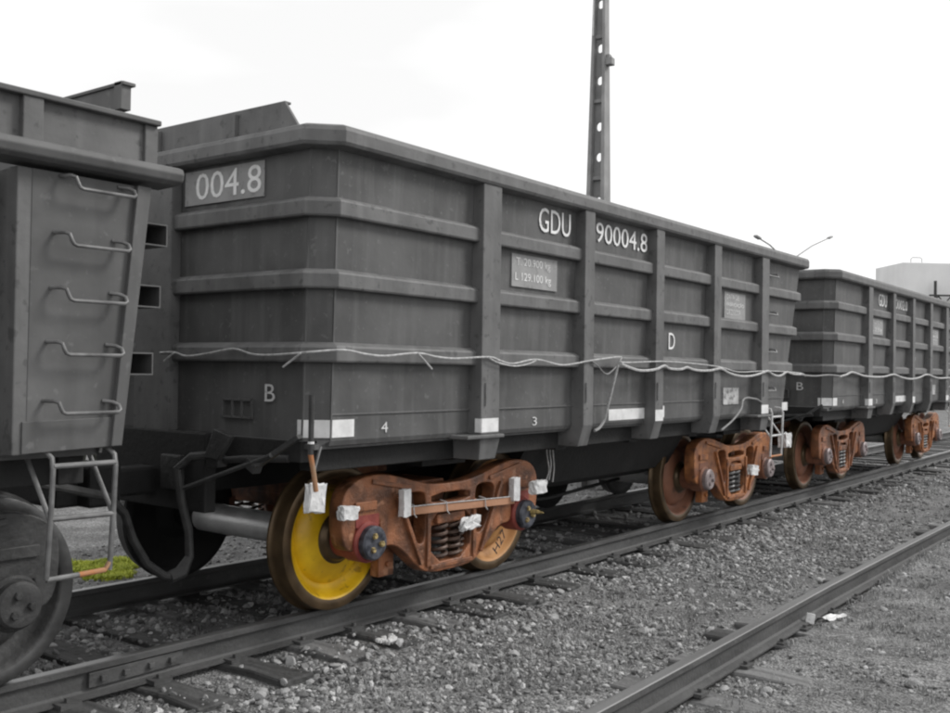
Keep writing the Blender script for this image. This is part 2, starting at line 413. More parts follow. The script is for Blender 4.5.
def scatter(name, regions, shapes, zoff=.2):
    VV = []; FF = []; o = 0
    for (x0, x1, y0, y1, n, s0, s1, keep) in regions:
        px = rng.uniform(x0, x1, n); py = rng.uniform(y0, y1, n)
        k = ~in_sleeper(px, py) | (rng.uniform(size=n) < np.where(py < 2.9, keep * .15, keep))
        for ry, w in ((4.83, .075), (6.5, .075), (2.46, .07)):
            if ry > 3: k &= (np.abs(py - np.array([rail_y(a) for a in px]) - (0 if ry < 6 else 1.67)) > w)
            else: k &= np.abs(py - ry) > w
        dens = gnoise(px * .8 + 3, py * 1.1) + .35 * np.exp(-((py - 4.3) / .35) ** 2)
        if y1 < 5: k &= (dens > -.05) | (rng.uniform(size=n) < .22)
        px = px[k]; py = py[k]; n = len(px)
        pz = gz(px, py)
        sz = s0 * .7 + (s1 * 1.1 - s0 * .7) * rng.uniform(size=n) ** 3.4
        ins = in_sleeper(px, py)
        pz = np.where(ins, -.178, pz)
        Rm = rotm(n)
        # flatten the rotation so most stones lie down
        idx = rng.integers(0, len(shapes), n)
        for s in range(len(shapes)):
            q = np.where(idx == s)[0]
            if not len(q): continue
            V, F = shapes[s]
            P = np.einsum('nij,vj->nvi', Rm[q], V) * sz[q][:, None, None]
            P[:, :, 2] *= .8
            P += np.stack([px[q], py[q], pz[q] + sz[q] * zoff], -1)[:, None, :]
            VV.append(P.reshape(-1, 3)); FF.append((F[None] + (o + np.arange(len(q)) * len(V))[:, None, None]).reshape(-1, 3))
            o += len(q) * len(V)
    V = np.concatenate(VV); F = np.concatenate(FF)
    me = bpy.data.meshes.new(name); me.vertices.add(len(V)); me.vertices.foreach_set('co', V.ravel().astype(np.float32))
    me.loops.add(F.size); me.loops.foreach_set('vertex_index', F.ravel().astype(np.int32))
    me.polygons.add(len(F)); me.polygons.foreach_set('loop_start', np.arange(0, F.size, 3, dtype=np.int32))
    me.update(calc_edges=True); me.validate(); me.materials.append(stonem)
    me.polygons.foreach_set('use_smooth', [False] * len(F))
    ob = bpy.data.objects.new(name, me); COL.objects.link(ob); return ob
gr = scatter('gravel', [
    (1.5, 6.5, 2.5, 4.75, 15000, .009, .030, .16), (6.5, 11, 2.5, 4.75, 15000, .010, .032, .16), (11, 18, 2.5, 4.7, 9000, .015, .036, .05), (18, 40, 2.6, 4.7, 3500, .02, .045, .05),
    (3.0, 9, 3.9, 4.75, 3600, .014, .040, .22), (9, 20, 3.7, 4.75, 3600, .02, .05, .02), (2.0, 4.5, 3.9, 4.9, 900, .018, .046, .02),
    (4, 9, .9, 2.42, 9000, .006, .026, .3), (9, 16, .7, 2.42, 5000, .010, .03, .4), (16, 30, .4, 2.4, 1500, .02, .04, .2),
    (1.5, 9, 5.0, 6.4, 9000, .010, .042, .62), (9, 22, 5.0, 6.4, 2200, .02, .05, .1),
    (2, 9, 6.6, 9.5, 3500, .012, .035, .1), (9, 24, 6.6, 10, 2500, .02, .045, .1)], SH1)
tag(gr, 'loose grey crushed stone ballast strewn between and beside the tracks', 'gravel', kind='stuff')
# the bigger stones, each one a piece of the ground
big = [(3.55, 4.62), (3.9, 4.45), (4.25, 4.6), (4.62, 4.48), (5.1, 4.6), (3.75, 4.28)]
for i in range(150):
    x = 3.3 + 8.5 * random.random() ** 1.3; y = random.choice([random.uniform(3.9, 4.7), random.uniform(2.6, 4.7), random.uniform(1.2, 2.35), random.uniform(5.1, 6.2)])
    big.append((x, y))
stmeshes = []
for V, F in SH2:
    m_ = bpy.data.meshes.new('stone'); m_.from_pydata(V.tolist(), [], F.tolist()); m_.materials.append(stonem); stmeshes.append(m_)
big = [(x, y) for x, y in big if not in_sleeper(np.array([x]), np.array([y]))[0] and abs(y - rail_y(x)) > .1 and abs(y - 2.46) > .09]
for i, (x, y) in enumerate(big):
    o = bpy.data.objects.new('stone', stmeshes[i % len(stmeshes)]); COL.objects.link(o); o.parent = ground
    s = random.uniform(.026, .052) if i > 6 else random.uniform(.045, .06)
    o.scale = (s, s, s * .85); o.rotation_euler = (random.uniform(-.4, .4), random.uniform(-.4, .4), random.uniform(0, 6.3))
    o.location = (x, y, float(gz(x, y)) + s * .25)

# ------------------------------------------------------------------ tracks
def rail_profile():
    h = [(-.036, -.004), (-.030, 0), (.030, 0), (.036, -.004), (.036, -.035), (.012, -.045), (.009, -.060), (.009, -.135), (.020, -.148), (.068, -.160), (.068, -.170),
         (-.068, -.170), (-.068, -.160), (-.020, -.148), (-.009, -.135), (-.009, -.060), (-.012, -.045), (-.036, -.035)]
    return h
def rail(pts, mats, parent):
    pr = rail_profile(); n = len(pr); mb = MB(); v = []
    for i, (x, y) in enumerate(pts):
        a = pts[max(i - 1, 0)]; c = pts[min(i + 1, len(pts) - 1)]; d = Vector((c[0] - a[0], c[1] - a[1], 0)).normalized(); nn = Vector((-d.y, d.x, 0))
        for u, z in pr: v.append((x + nn.x * u, y + nn.y * u, z))
    f = []; mi = []
    for i in range(len(pts) - 1):
        for k in range(n):
            f.append((i * n + k, i * n + (k + 1) % n, (i + 1) * n + (k + 1) % n, (i + 1) * n + k)); mi.append(1 if k in (0, 1, 2) else 0)
    mb.v = v; mb.f = f + [tuple(range(n)), tuple((len(pts) - 1) * n + k for k in range(n))]; mb.m = mi + [0, 0]; mb.sm = [False] * len(mb.f)
    return mb.build('rail', mats, parent)
trk = empty('railway_track', (0, 0, 0), 'railway track under the ore wagons, on dark timber sleepers half sunk in gravel', 'railway track', 'parallel railway tracks')
trf = empty('railway_track', (0, 0, 0), 'empty foreground railway track with a pale topped rail partly buried in weeds', 'railway track', 'parallel railway tracks')
rx = [-12 + .6 * i for i in range(60)] + [24 + 2 * i for i in range(28)]
rail([(x, rail_y(x)) for x in rx], [railside, railtop_m], trk)
rail([(x, rail_y(x) + 1.675) for x in rx], [railside, railtop_m], trk)
fy = lambda x: float(np.interp(x, [-12, 3, 4.1, 5.8, 7.8, 10.4, 14, 80], [2.38, 2.40, 2.415, 2.435, 2.47, 2.475, 2.46, 2.45]))
rail([(x, fy(x)) for x in rx], [railside, railtop_f], trf)
rail([(x, fy(x) - 1.675) for x in rx], [railside, railtop_f], trf)
def sleeper_mesh(seed, Ls):
    r = random.Random(seed); bm = bmesh.new()
    bmesh.ops.create_cube(bm, size=1)
    bmesh.ops.scale(bm, vec=(.22, Ls, .16), verts=bm.verts)
    bmesh.ops.subdivide_edges(bm, edges=[e for e in bm.edges if abs(e.verts[0].co.y - e.verts[1].co.y) > 1], cuts=9)
    for v in bm.verts:
        v.co += Vector((r.uniform(-.012, .012), r.uniform(-.02, .02), r.uniform(-.008, .006)))
    bmesh.ops.bevel(bm, geom=[e for e in bm.edges if e.calc_length() > .1], offset=.010, segments=1, affect='EDGES')
    m_ = bpy.data.meshes.new('sleeper'); bm.to_mesh(m_); bm.free(); return m_
sm = [sleeper_mesh(i, 2.75) for i in range(5)]
for k_, m_ in enumerate(sm): m_.materials.append(sleeperm if k_ < 3 else sleeperl)
def sleepers(xsl, yc, parent, pick=(0, 0, 1, 1, 2, 2, 3, 4)):
    for i, x in enumerate(xsl):
        o = bpy.data.objects.new('sleeper', sm[random.choice(pick)]); COL.objects.link(o); o.parent = parent
        o.location = (x + random.uniform(-.02, .02), yc + random.uniform(-.05, .05) - (.02 if x < 4 else 0), -.256 + random.uniform(-.014, .008)); o.rotation_euler = (random.uniform(-.005, .005), random.uniform(-.03, .03), random.uniform(-.03, .03))
sleepers(SLEEP_M, 5.67, trk)
sleepers(SLEEP_F, 1.46, trf, (1, 3, 4, 3, 4))
# chairs and spikes holding the near rails
mb = MB()
for x in SLEEP_M:
    if 1 < x < 24:
        for yy in (rail_y(x) - .085, rail_y(x) + .085):
            mb.box(x - .06, x + .06, yy - .04, yy + .04, -.178, -.150); mb.box(x - .012, x + .012, yy - .012, yy + .012, -.152, -.128)
mb.build('rail_fastener', railside, trk)['kind'] = 'stuff'
mb = MB()
for x in SLEEP_F:
    if 1 < x < 14:
        for yy in (fy(x) - .085, fy(x) + .085):
            mb.box(x - .05, x + .05, yy - .03, yy + .03, -.178, -.158); mb.box(x - .012, x + .012, yy - .012, yy + .012, -.152, -.138)
mb.build('rail_fastener', railside, trf)['kind'] = 'stuff'
# joint bars on the near rail
mb = MB(); jx = 5.03
for s_ in (-1,):
    mb.box(3.05, 3.65, rail_y(3.3) - .030, rail_y(3.3) - .012, -.125, -.045)
    for q in (3.13, 3.27, 3.43, 3.57): mb.box(q - .017, q + .017, rail_y(3.3) - .052, rail_y(3.3) - .028, -.10, -.068)
mb.build('joint_bar', railside, trk, bevel=.004)
# white paint smear on a sleeper end
mb = MB()
for i in range(26):
    x = 4.93 + random.uniform(-.09, .09); y = 4.42 + random.uniform(-.05, .05) + (x - 4.93) * .2; s = random.uniform(.006, .018)
    mb.box(x - s, x + s, y - s * .8, y + s * .8, -.172, -.158 + random.uniform(0, .006))
mb.build('white_paint_mark', tape, trk)

# ------------------------------------------------------------------ bogies
YC = 5.675
def frame_outline():
    r = [(0, .800), (.20, .802), (.40, .838), (.62, .893), (.80, .920), (.98, .905), (1.09, .86), (1.15, .79), (1.165, .68), (1.155, .55), (1.12, .455), (1.04, .43), (1.03, .47), (1.03, .60), (1.00, .645), (.82, .645), (.785, .60),
         (.785, .455), (.74, .43), (.66, .43), (.58, .40), (.45, .30), (.32, .205), (.20, .178), (0, .175)]
    half = [(u, z) for u, z in r]
    pts = half + [(-u, z) for u, z in half[::-1][1:-1]]
    return [(x * .965, z) for x, z in smooth_poly(pts, 1)]
def side_frame(parent, m, side):
    y0, y1 = -1.185, -1.065
    if side > 0: y0, y1 = 1.065, 1.185
    tri = lambda s: smooth_poly([(s * .50, .765), (s * .54, .70), (s * .44, .48), (s * .34, .38), (s * .285, .44), (s * .285, .70), (s * .31, .765)], 2)
    slot = smooth_poly([(-.225, .735), (.225, .735), (.225, .662), (-.225, .662)], 1)
    win = smooth_poly([(-.235, .62), (.235, .62), (.235, .245), (-.235, .245)], 1)
    o = plate_curve('side_frame', frame_outline(), [tri(1), tri(-1), slot, win], y0, y1, m, parent, .010)
    # ribs and pads cast on the face
    mb = MB(); f = y0 if side < 0 else y1; s = -1 if side < 0 else 1
    yy = sorted([f - s * .004, f + s * .018])
    for u in (-1, 1):
        mb.box(u * .265 - .018, u * .265 + .018, yy[0], yy[1], .23, .66)
        mb.bar((u * .60, f + s * .004, .76), (u * .34, f + s * .004, .26), .03, .045, up=(0, 1, 0))
        mb.box(u * .91 - .10, u * .91 + .10, yy[0], yy[1], .69, .75)
        mb.bar((u * .45, f + s * .002, .80), (u * .85, f + s * .002, .875), .03, .03, up=(0, 1, 0))
    mb.box(-.24, .24, yy[0], yy[1] + .0, .205, .235)
    mb.build('frame_rib', m, o, bevel=.005)
    return o
def wheel(parent, x, side, facemat, ringmat=None):
    s = -1 if side < 0 else 1
    # (radius, y measured outward); index 0 face, 1 tread, 2 rim ring
    pr = [(0.0, .93), (.085, .93), (.135, .925), (.150, .905), (.160, .885), (.175, .878), (.225, .868), (.270, .850), (.300, .826), (.318, .798), (.345, .800), (.385, .838), (.398, .868), (.412, .878), (.462, .880), (.478, .874),
          (.4826, .86), (.486, .80), (.492, .772), (.500, .766), (.506, .757), (.506, .749), (.496, .740), (.440, .738), (.415, .742), (.38, .765), (.20, .79), (.16, .74), (.13, .70), (.09, .70), (0, .70)]
    mi = []
    for i in range(len(pr) - 1):
        rr_ = max(pr[i][0], pr[i + 1][0])
        if i <= 12: mi.append(0)
        elif i <= 21: mi.append(1)
        else: mi.append(2)
    mi[12] = 0; mi[13] = 1
    for q in range(5): mi[q] = 3
    mb = MB(); mb.lathe_y([(r, s * (y + .035)) for r, y in pr], (x, 0, .4826), 72, mi)
    return mb.build('wheel', [facemat, treadg if facemat is darkgrey else tread, ringmat or rustC, tread], parent, sharp=50)
def spring_mesh(r=.062, z0=.25, z1=.505, turns=5, wire=.013):
    pts = [(r * math.cos(a), r * math.sin(a), z0 + (z1 - z0) * i / (turns * 12)) for i in range(turns * 12 + 1) for a in [2 * math.pi * i / 12]]
    return MB().tube(pts, wire, 7)
def bogie(parent, cx, fm, bearing_mats, wheelmats, sp, label=None, capcone=False):
    mb = MB()
    mb.hexa([(cx - .21, -1.15, .50), (cx + .21, -1.15, .50), (cx + .21, 1.15, .50), (cx - .21, 1.15, .50), (cx - .21, -1.15, .60), (cx + .21, -1.15, .60), (cx + .21, 1.15, .60), (cx - .21, 1.15, .60)])
    mb.box(cx - .20, cx + .20, -.95, .95, .50, .80)
    mb.box(cx - .16, cx + .16, -1.19, -1.15, .515, .585); mb.box(cx - .16, cx + .16, 1.15, 1.19, .515, .585)
    mb.box(cx - .28, cx + .28, -.30, .30, .80, .93)
    for u in (-1, 1): mb.box(cx + u * .33 - .04, cx + u * .33 + .04, -1.0, 1.0, .34, .40)
    bg_ = mb.build('bogie', fm, parent, bevel=.008)
    if label: bg_['label'] = label
    for s in (-1, 1):
        o = side_frame(bg_, fm, s); o.location.x = cx
        for k in (-.12, .03):
            for dy in (-1.115,):
                q = spring_mesh().build('spring', sp, bg_, loc=(cx + k + .045, s * 1.125, 0))
        q = spring_mesh(.045, .25, .5, 6, .01).build('spring', sp, bg_, loc=(cx + .165, s * 1.11, 0))
        for wi, u in enumerate((-.885, .885)):
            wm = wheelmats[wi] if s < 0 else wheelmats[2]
            o = wheel(bg_, cx + u, s, wm[0], wm[1])
            # roller bearing: adapter, race, end cap and three bolts
            b = MB(); c = (cx + u, 0, .4826)
            b.box(cx + u - .11, cx + u + .11, min(s * 1.02, s * 1.19), max(s * 1.02, s * 1.19), .585, .66)
            b.lathe_y([(0, s * .95), (.118, s * .95), (.122, s * 1.06), (.135, s * 1.07), (.135, s * 1.20), (.122, s * 1.215), (0, s * 1.215)], c, 36, None)
            ob = b.build('bearing', bearing_mats[0], bg_, sharp=40)
            b = MB(); b.lathe_y([(0, s * 1.21), (.112, s * 1.21), (.112, s * 1.255), (.100, s * 1.268), (.060, s * 1.272), (.030, s * 1.262), (0, s * 1.262)], c, 36)
            cap = b.build('bearing_cap', bearing_mats[1], bg_, sharp=40)
            b = MB()
            for k in range(3):
                a = R_(90 + 120 * k + 20); b.lathe_y([(0, s * 1.26), (.021, s * 1.26), (.021, s * 1.280), (.016, s * 1.287), (0, s * 1.287)], (cx + u + .052 * math.cos(a), 0, .4826 + .052 * math.sin(a)), 6)
            if capcone and u > 0 and s < 0:
                b.lathe_y([(.022, s * 1.26), (.018, s * 1.32), (.004, s * 1.375)], (cx + u + .045, 0, .50), 10)
            b.build('cap_bolt', bearing_mats[2], bg_, sharp=30)
    for wi, u in enumerate((-.885, .885)):
        b = MB(); b.lathe_y([(0, -.72), (.115, -.72), (.115, -.66), (.108, -.655)], (cx + u, 0, .4826), 24, [2, 2, 2])
        b.lathe_y([(.108, -.655), (.106, -.15), (.108, .50)], (cx + u, 0, .4826), 28, [0, 0]); b.lathe_y([(.10, .50), (.10, .75), (0, .75)], (cx + u, 0, .4826), 24, [1, 1])
        b.build('axle', [steel, dark, dark], bg_)
    b = MB(); b.box(cx - .62, cx - .47, -1.05, -.97, .19, .37); b.bar((cx - .80, -1.06, .43), (cx - .55, -1.06, .405), .03, .035); b.box(cx - .66, cx - .44, -1.06, -.95, .365, .39)
    b.lathe_y([(.02, -1.075), (.02, -1.05)], (cx - .54, 0, .27), 8); b.build('brake_hanger', fm, bg_, bevel=.004)
    # brake beam, shoes and pull rod low between the wheels
    b = MB()
    for u in (-1, 1):
        b.bar((cx + u * .36, -.80, .42), (cx + u * .36, .80, .42), .07, .09)
        for s in (-1, 1): b.box(cx + u * .395 - .03, cx + u * .395 + .03, s * .82 - .05, s * .82 + .05, .33, .56)
    b.bar((cx - .40, -.55, .27), (cx + .40, -.55, .27), .04, .04)
    b.build('brake_beam', dark if fm is darkgrey else rustC, bg_, bevel=.005)
    return bg_

# ------------------------------------------------------------------ gondola wagons
def panel(mb, a, b, za, zb, th=.012, mi=0):
    """plate standing between plan points a, b (x,y at the top) with bottom points given as third/fourth"""
    (ax, ay, bx, by) = a; (cx_, cy_, dx, dy) = b       # top a->b, bottom c->d
    n = Vector((by - ay, -(bx - ax), 0)).normalized()  # outward
    mb.hexa([(cx_ - n.x * th, cy_ - n.y * th, zb), (dx - n.x * th, dy - n.y * th, zb), (dx, dy, zb), (cx_, cy_, zb),
             (ax - n.x * th, ay - n.y * th, za), (bx - n.x * th, by - n.y * th, za), (bx, by, za), (ax, ay, za)], mi)
def sweep(mb, path, sec, closed=False, mi=0):
    """sweep (out, z) section along plan path; outward is to the right of travel"""
    P = [Vector((x, y, 0)) for x, y in path]; n = len(P); k = len(sec); v = []
    for i in range(n):
        if closed: a, c = P[i - 1], P[(i + 1) % n]
        else: a, c = P[max(i - 1, 0)], P[min(i + 1, n - 1)]
        d1 = (P[i] - a); d2 = (c - P[i])
        if d1.length < 1e-6: d1 = d2
        if d2.length < 1e-6: d2 = d1
        n1 = Vector((d1.y, -d1.x, 0)).normalized(); n2 = Vector((d2.y, -d2.x, 0)).normalized()
        m_ = (n1 + n2).normalized(); m_ = m_ / max(.3, m_.dot(n1))
        for o_, z in sec: v.append((P[i].x + m_.x * o_, P[i].y + m_.y * o_, z))
    f = []
    for i in range(n if closed else n - 1):
        j = (i + 1) % n
        for q in range(k): f.append((i * k + q, i * k + (q + 1) % k, j * k + (q + 1) % k, j * k + q))
    if not closed: f += [tuple(range(k)), tuple((n - 1) * k + q for q in range(k))]
    mb.add(v, f, mi)

def rib_sec(z, out=.055, h=.055):
    return [(0.002, z + h + .01), (out - .008, z + h - .012), (out, z + h - .025), (out, z - h + .012), (out - .006, z - h), (0.002, z - h)]

def gondola(loc, label, serial, group):
    root = empty('gondola_wagon', loc, label, 'railway wagon', group)
    hl = 4.05                                  # half length at the top
    zt, zb = 3.0, 1.19
    ysd = lambda z: 1.515 - .03 * (zt - z) / 1.81
    xl = lambda z: -hl + .03                   # plate plane of the upright end
    xr = lambda z: hl - .02 - .27 * (3 - z)     # end with the handholds leans in towards its foot
    ch = .115
    def ring(z):
        y = ysd(z)
        return [(xl(z), y - ch), (xl(z), -y + ch), (xl(z) + ch, -y), (xr(z) - ch * .6, -y), (xr(z), -y + ch * .6), (xr(z), y - ch * .6), (xr(z) - ch * .6, y), (xl(z) + ch, y)]
    T, B = ring(zt), ring(zb)
    names = ['end_wall', 'corner_plate', 'side_wall', 'corner_plate', 'end_wall', 'corner_plate', 'side_wall', 'corner_plate']
    for i, nm in enumerate(names):
        j = (i + 1) % 8; mb = MB()
        if nm == 'corner_plate': panel(mb, (*T[i], *T[j]), (*B[i], *B[j]), zt - .03, zb)
        else:
            nu, nv = (56 if nm == 'side_wall' else 24), 16; vs = []
            nn = Vector((T[j][1] - T[i][1], -(T[j][0] - T[i][0]), 0)).normalized()
            for side in (0, -.012):
                for a in range(nu + 1):
                    for b_ in range(nv + 1):
                        u = a / nu; w = b_ / nv; z = (zt - .03) * (1 - w) + zb * w
                        p0 = Vector(T[i] + (0,)).lerp(Vector(B[i] + (0,)), w); p1 = Vector(T[j] + (0,)).lerp(Vector(B[j] + (0,)), w); p = p0.lerp(p1, u)
                        e = min(1, 12 * u * (1 - u)) * min(1, 10 * w * (1 - w))
                        dd = -.004 + .0075 * float(gnoise(np.array(u * 9.0 + i * 3.1), np.array(z * 2.3 + i)))
                        p += nn * (side + dd * e - .002 * abs(math.sin(math.pi * w * 4)) * e); vs.append((p.x, p.y, z))
            n_ = (nu + 1) * (nv + 1); ix = lambda a, b_, k=0: k * n_ + a * (nv + 1) + b_
            fs = []
            for k in (0, 1):
                for a in range(nu):
                    for b_ in range(nv): fs.append((ix(a, b_, k), ix(a + 1, b_, k), ix(a + 1, b_ + 1, k), ix(a, b_ + 1, k)))
            mb.add(vs, fs, 0, True)
            rim = [ix(a, 0) for a in range(nu + 1)] + [ix(nu, b_) for b_ in range(1, nv + 1)] + [ix(a, nv) for a in range(nu - 1, -1, -1)] + [ix(0, b_) for b_ in range(nv - 1, 0, -1)]
            o_ = len(mb.v) - 2 * n_
            for q in range(len(rim)):
                r0, r1_ = rim[q], rim[(q + 1) % len(rim)]; mb.f.append((o_ + r0, o_ + r1_, o_ + r1_ + n_, o_ + r0 + n_)); mb.m.append(0); mb.sm.append(False)
        if nm == 'side_wall':            # folded lower edge, running in under the tub
            y = -ysd(zb) if i == 2 else ysd(zb); s = -1 if i == 2 else 1
            mb.prism_x([(s * abs(y), zb), (s * (abs(y) - .012), zb - .03), (s * (abs(y) - .10), zb - .055), (s * (abs(y) - .30), zb - .06), (s * (abs(y) - .30), zb - .05), (s * (abs(y) - .10), zb - .04)], xl(0) + ch, xr(zb) - ch * .6)
        mb.build(nm, paint_lo, root)
    # vertical weld beads at the chamfer
    mb = MB()
    for p in ((T[1], B[1]), (T[2], B[2])):
        mb.bar((p[0][0], p[0][1], 2.93), (p[1][0], p[1][1], 1.2), .012, .012)
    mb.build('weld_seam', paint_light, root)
    for s in (-1, 1):
        yy = s * (ysd(1.345) + .001)
        MB().box(xl(0) + ch, xr(1.34) - ch * .6, min(yy, yy + s * .005), max(yy, yy + s * .005), 1.340, 1.350).build('weld_seam', paint, root)
    # top rail
    mb = MB()
    sweep(mb, ring(zt), [(-.06, 3.030), (.055, 3.032), (.088, 3.018), (.100, 2.99), (.100, 2.925), (.088, 2.905), (.0, 2.895), (-.014, 2.90), (-.02, 3.0), (-.06, 3.01)], True)
    mb.build('top_rail', paint, root, bevel=.004)
    # floor inside
    mb = MB(); mb.box(xl(0) + .02, xr(zb) - .02, -1.45, 1.45, 1.14, 1.17); mb.build('floor', paint_lo, root)
    posts = [(-2.58, .205), (-1.20, .15), (.045, .155), (1.31, .175), (2.60, .205)]
    posts = [(5.574 - 8.05, .212), (6.90 - 8.05, .150), (8.143 - 8.05, .155), (9.41 - 8.05, .17), (10.70 - 8.05, .205)]
    for s in (-1, 1):
        for i, (px, w) in enumerate(posts):
            mb = MB()
            if i in (0, 4):
                pr = [(s * 1.50, 2.92), (s * 1.595, 2.92), (s * 1.595, 1.175), (s * 1.46, 1.175)]
            else:
                pr = [(s * 1.50, 2.92), (s * 1.595, 2.92), (s * 1.595, 1.19), (s * 1.545, 1.02), (s * 1.34, 1.02), (s * 1.34, 1.10)]
            mb.prism_x(pr, px - w / 2, px + w / 2)
            if i in (0, 4):
                mb.prism_x([(s * 1.63, 1.175), (s * 1.63, 1.150), (s * 1.10, 1.150), (s * 1.10, 1.175)], px - w / 2 - .19, px + w / 2 + .02)
                mb.hexa([(px - w / 2 + .0, s * 1.58, 1.0), (px + w / 2 - .02, s * 1.58, 1.0), (px + w / 2 - .02, s * 1.2, 1.0), (px - w / 2 + .0, s * 1.2, 1.0),
                         (px - w / 2 - .01, s * 1.60, 1.152), (px + w / 2 + .01, s * 1.60, 1.152), (px + w / 2 + .01, s * 1.2, 1.152), (px - w / 2 - .01, s * 1.2, 1.152)])
            mb.build('post', paint, root, bevel=.006)
            mb = MB(); mb.tube([(px - w * .3, s * 1.603, 1.53), (px - w * .3, s * 1.603, 1.37)], .0055, 6); mb.build('hook_rod', rung, root)
    for z in (2.555, 2.135, 1.705):
        y = ysd(z); R = ring(z)
        # upright end, wrapped round both chamfers to the first posts
        mb = MB(); sweep(mb, [(posts[0][0] - .10, y), R[7], R[0], R[1], R[2], (posts[0][0] - .10, -y)], rib_sec(z))
        mb.build('rib', paint, root, bevel=.004)
        for i in range(4):
            for s in (-1, 1):
                a = posts[i][0] + posts[i][1] / 2 - .01; b = posts[i + 1][0] - posts[i + 1][1] / 2 + .01
                mb = MB(); pth = [(a, s * y), (b, s * y)]
                if s > 0: pth = pth[::-1]
                sweep(mb, pth, rib_sec(z)); mb.build('rib', paint, root, bevel=.004)
        mb = MB(); sweep(mb, [(posts[4][0] + .09, -y), R[3], R[4], R[5], R[6], (posts[4][0] + .09, y)], rib_sec(z))
        mb.build('rib', paint, root, bevel=.004)
    # centre post on the upright end and the raised board above it
    mb = MB(); mb.box(-hl - .045, -hl + .035, -.19, .19, 1.1, 2.90); mb.build('end_post', paint, root, bevel=.006)
    mb = MB()
    ya = 4.47 - YC
    mb.add([(-hl + .0, ya, 3.19), (-hl + .0, -ya, 3.19), (-hl + .0, -ya + .13, 3.02), (-hl + .0, ya - .13, 3.02), (-hl + .022, ya, 3.19), (-hl + .022, -ya, 3.19), (-hl + .022, -ya + .13, 3.02), (-hl + .022, ya - .13, 3.02)],
           [(0, 1, 2, 3), (7, 6, 5, 4), (0, 4, 5, 1), (1, 5, 6, 2), (2, 6, 7, 3), (3, 7, 4, 0)])
    for yy in (4.90 - YC, 5.68 - YC, 6.45 - YC): mb.box(-hl - .03, -hl, yy - .012, yy + .012, 3.03, 3.175)
    mb.box(-hl + .0, -hl + .05, ya, -ya, 3.185, 3.20)
    mb.build('raised_end_board', paint, root, bevel=.003)
    # handholds
    for z in (2.72, 2.29, 1.865, 1.43):
        x0 = 10.75 - 8.05; y = -ysd(z); x1 = x0 + .36
        MB().tube([(x0, y, z + .045), (x0 + .02, y - .05, z + .045), (x0 + .06, y - .075, z), (x1, y - .075, z), (x1 + .015, y - .05, z + .035), (x1 - .01, y, z + .04)], .011, 8).build('handhold', rung, root)
    # step ladder
    x0, x1 = 10.86 - 8.05, 11.20 - 8.05
    for x in (x0, x1):
        MB().tube([(x, -1.52, 1.24), (x, -1.60, 1.23), (x, -1.615, 1.18), (x, -1.60, .70)], .012, 8).build('ladder_rail', rungpale, root)
        MB().tube([(x - .01, -1.42, 1.16), (x, -1.60, .92)], .010, 8).build('ladder_stay', rungpale, root)
    for z in (1.14, .93, .70): MB().tube([(x0, -1.60, z), (x1, -1.60, z)], .012, 8).build('rung', rungpale if z > .8 else rungrust, root)
    # lettering and plates
    Y0 = -ysd(2.7) - .006
    X = lambda v: v - 8.05
    # end: lighter panel with the last digits
    pl = MB(); pl.box(-hl + .024, -hl + .031, 4.67 - YC, 5.44 - YC, 2.655, 2.875); pl.build('number_panel', stencil, root)
    text('end_number', serial[-5:], .63, .17, (-hl + .0225, 5.325 - YC, 2.685), white, root, True)
    text('number_lettering', 'GDU', .45, .185, (X(6.27), Y0, 2.675), white, root)
    text('number_lettering', serial, .90, .165, (X(7.122), Y0, 2.69), white, root)
    pl = MB(); pl.box(X(5.93), X(6.54), -ysd(2.35) - .006, -ysd(2.35) + .02, 2.235, 2.475); pl.build('weight_panel', stencil, root)
    text('weight_lettering', 'T. 20.900 kg', .46, .075, (X(5.98), -ysd(2.35) - .0085, 2.375), lettergrey, root)
    text('weight_lettering', 'L 129.100 kg', .48, .075, (X(5.97), -ysd(2.35) - .0085, 2.265), white, root)
    pl = MB(); pl.box(X(9.765), X(10.32), -ysd(2.32) - .006, -ysd(2.32) + .02, 2.195, 2.47); pl.build('date_panel', stencil, root)
    for k, (tx, w) in enumerate((('DATA DE', .32), ('FABRICAÇÃO', .46), ('DEZ/2009', .36))):
        text('date_lettering', tx, w, .055, (X(9.815), -ysd(2.32) - .0085, 2.395 - .08 * k), white if k == 1 else lettergrey, root)
    pl = MB(); pl.box(X(9.80), X(10.20), -ysd(1.38) - .006, -ysd(1.38) + .02, 1.295, 1.47); pl.build('worn_plate', wornp, root)
    text('side_letter', 'D', .13, .155, (X(8.507), -ysd(1.9) - .004, 1.838), lettergrey if serial != '90004.8' else white, root)
    text('end_letter', 'B', .09, .105, (-hl + .0255, 4.632 - YC, 1.41), lettergrey, root, True)
    text('bay_number', '4', .06, .065, (X(4.577), -ysd(1.25) - .004, 1.222), lettergrey, root)
    text('bay_number', '3', .06, .065, (X(6.257), -ysd(1.25) - .004, 1.205), lettergrey, root)
    # grille on the end wall
    mb = MB()
    for a, b, c, d in ((4.735, 5.02, 1.30, 1.312), (4.735, 5.02, 1.408, 1.42), (4.735, 4.747, 1.30, 1.42), (5.008, 5.02, 1.30, 1.42), (4.826, 4.836, 1.30, 1.42), (4.917, 4.927, 1.30, 1.42)):
        mb.box(-hl + .012, -hl + .030, a - YC, b - YC, c, d)
    mb.build('grille', paint_light, root)
    # tapes
    def tp(x0, x1, y, z0, z1):
        m_ = MB(); m_.box(x0, x1, y - .002, y + .004, z0, z1); m_.build('reflective_tape', tape, root)
    ys_ = -ysd(1.25)
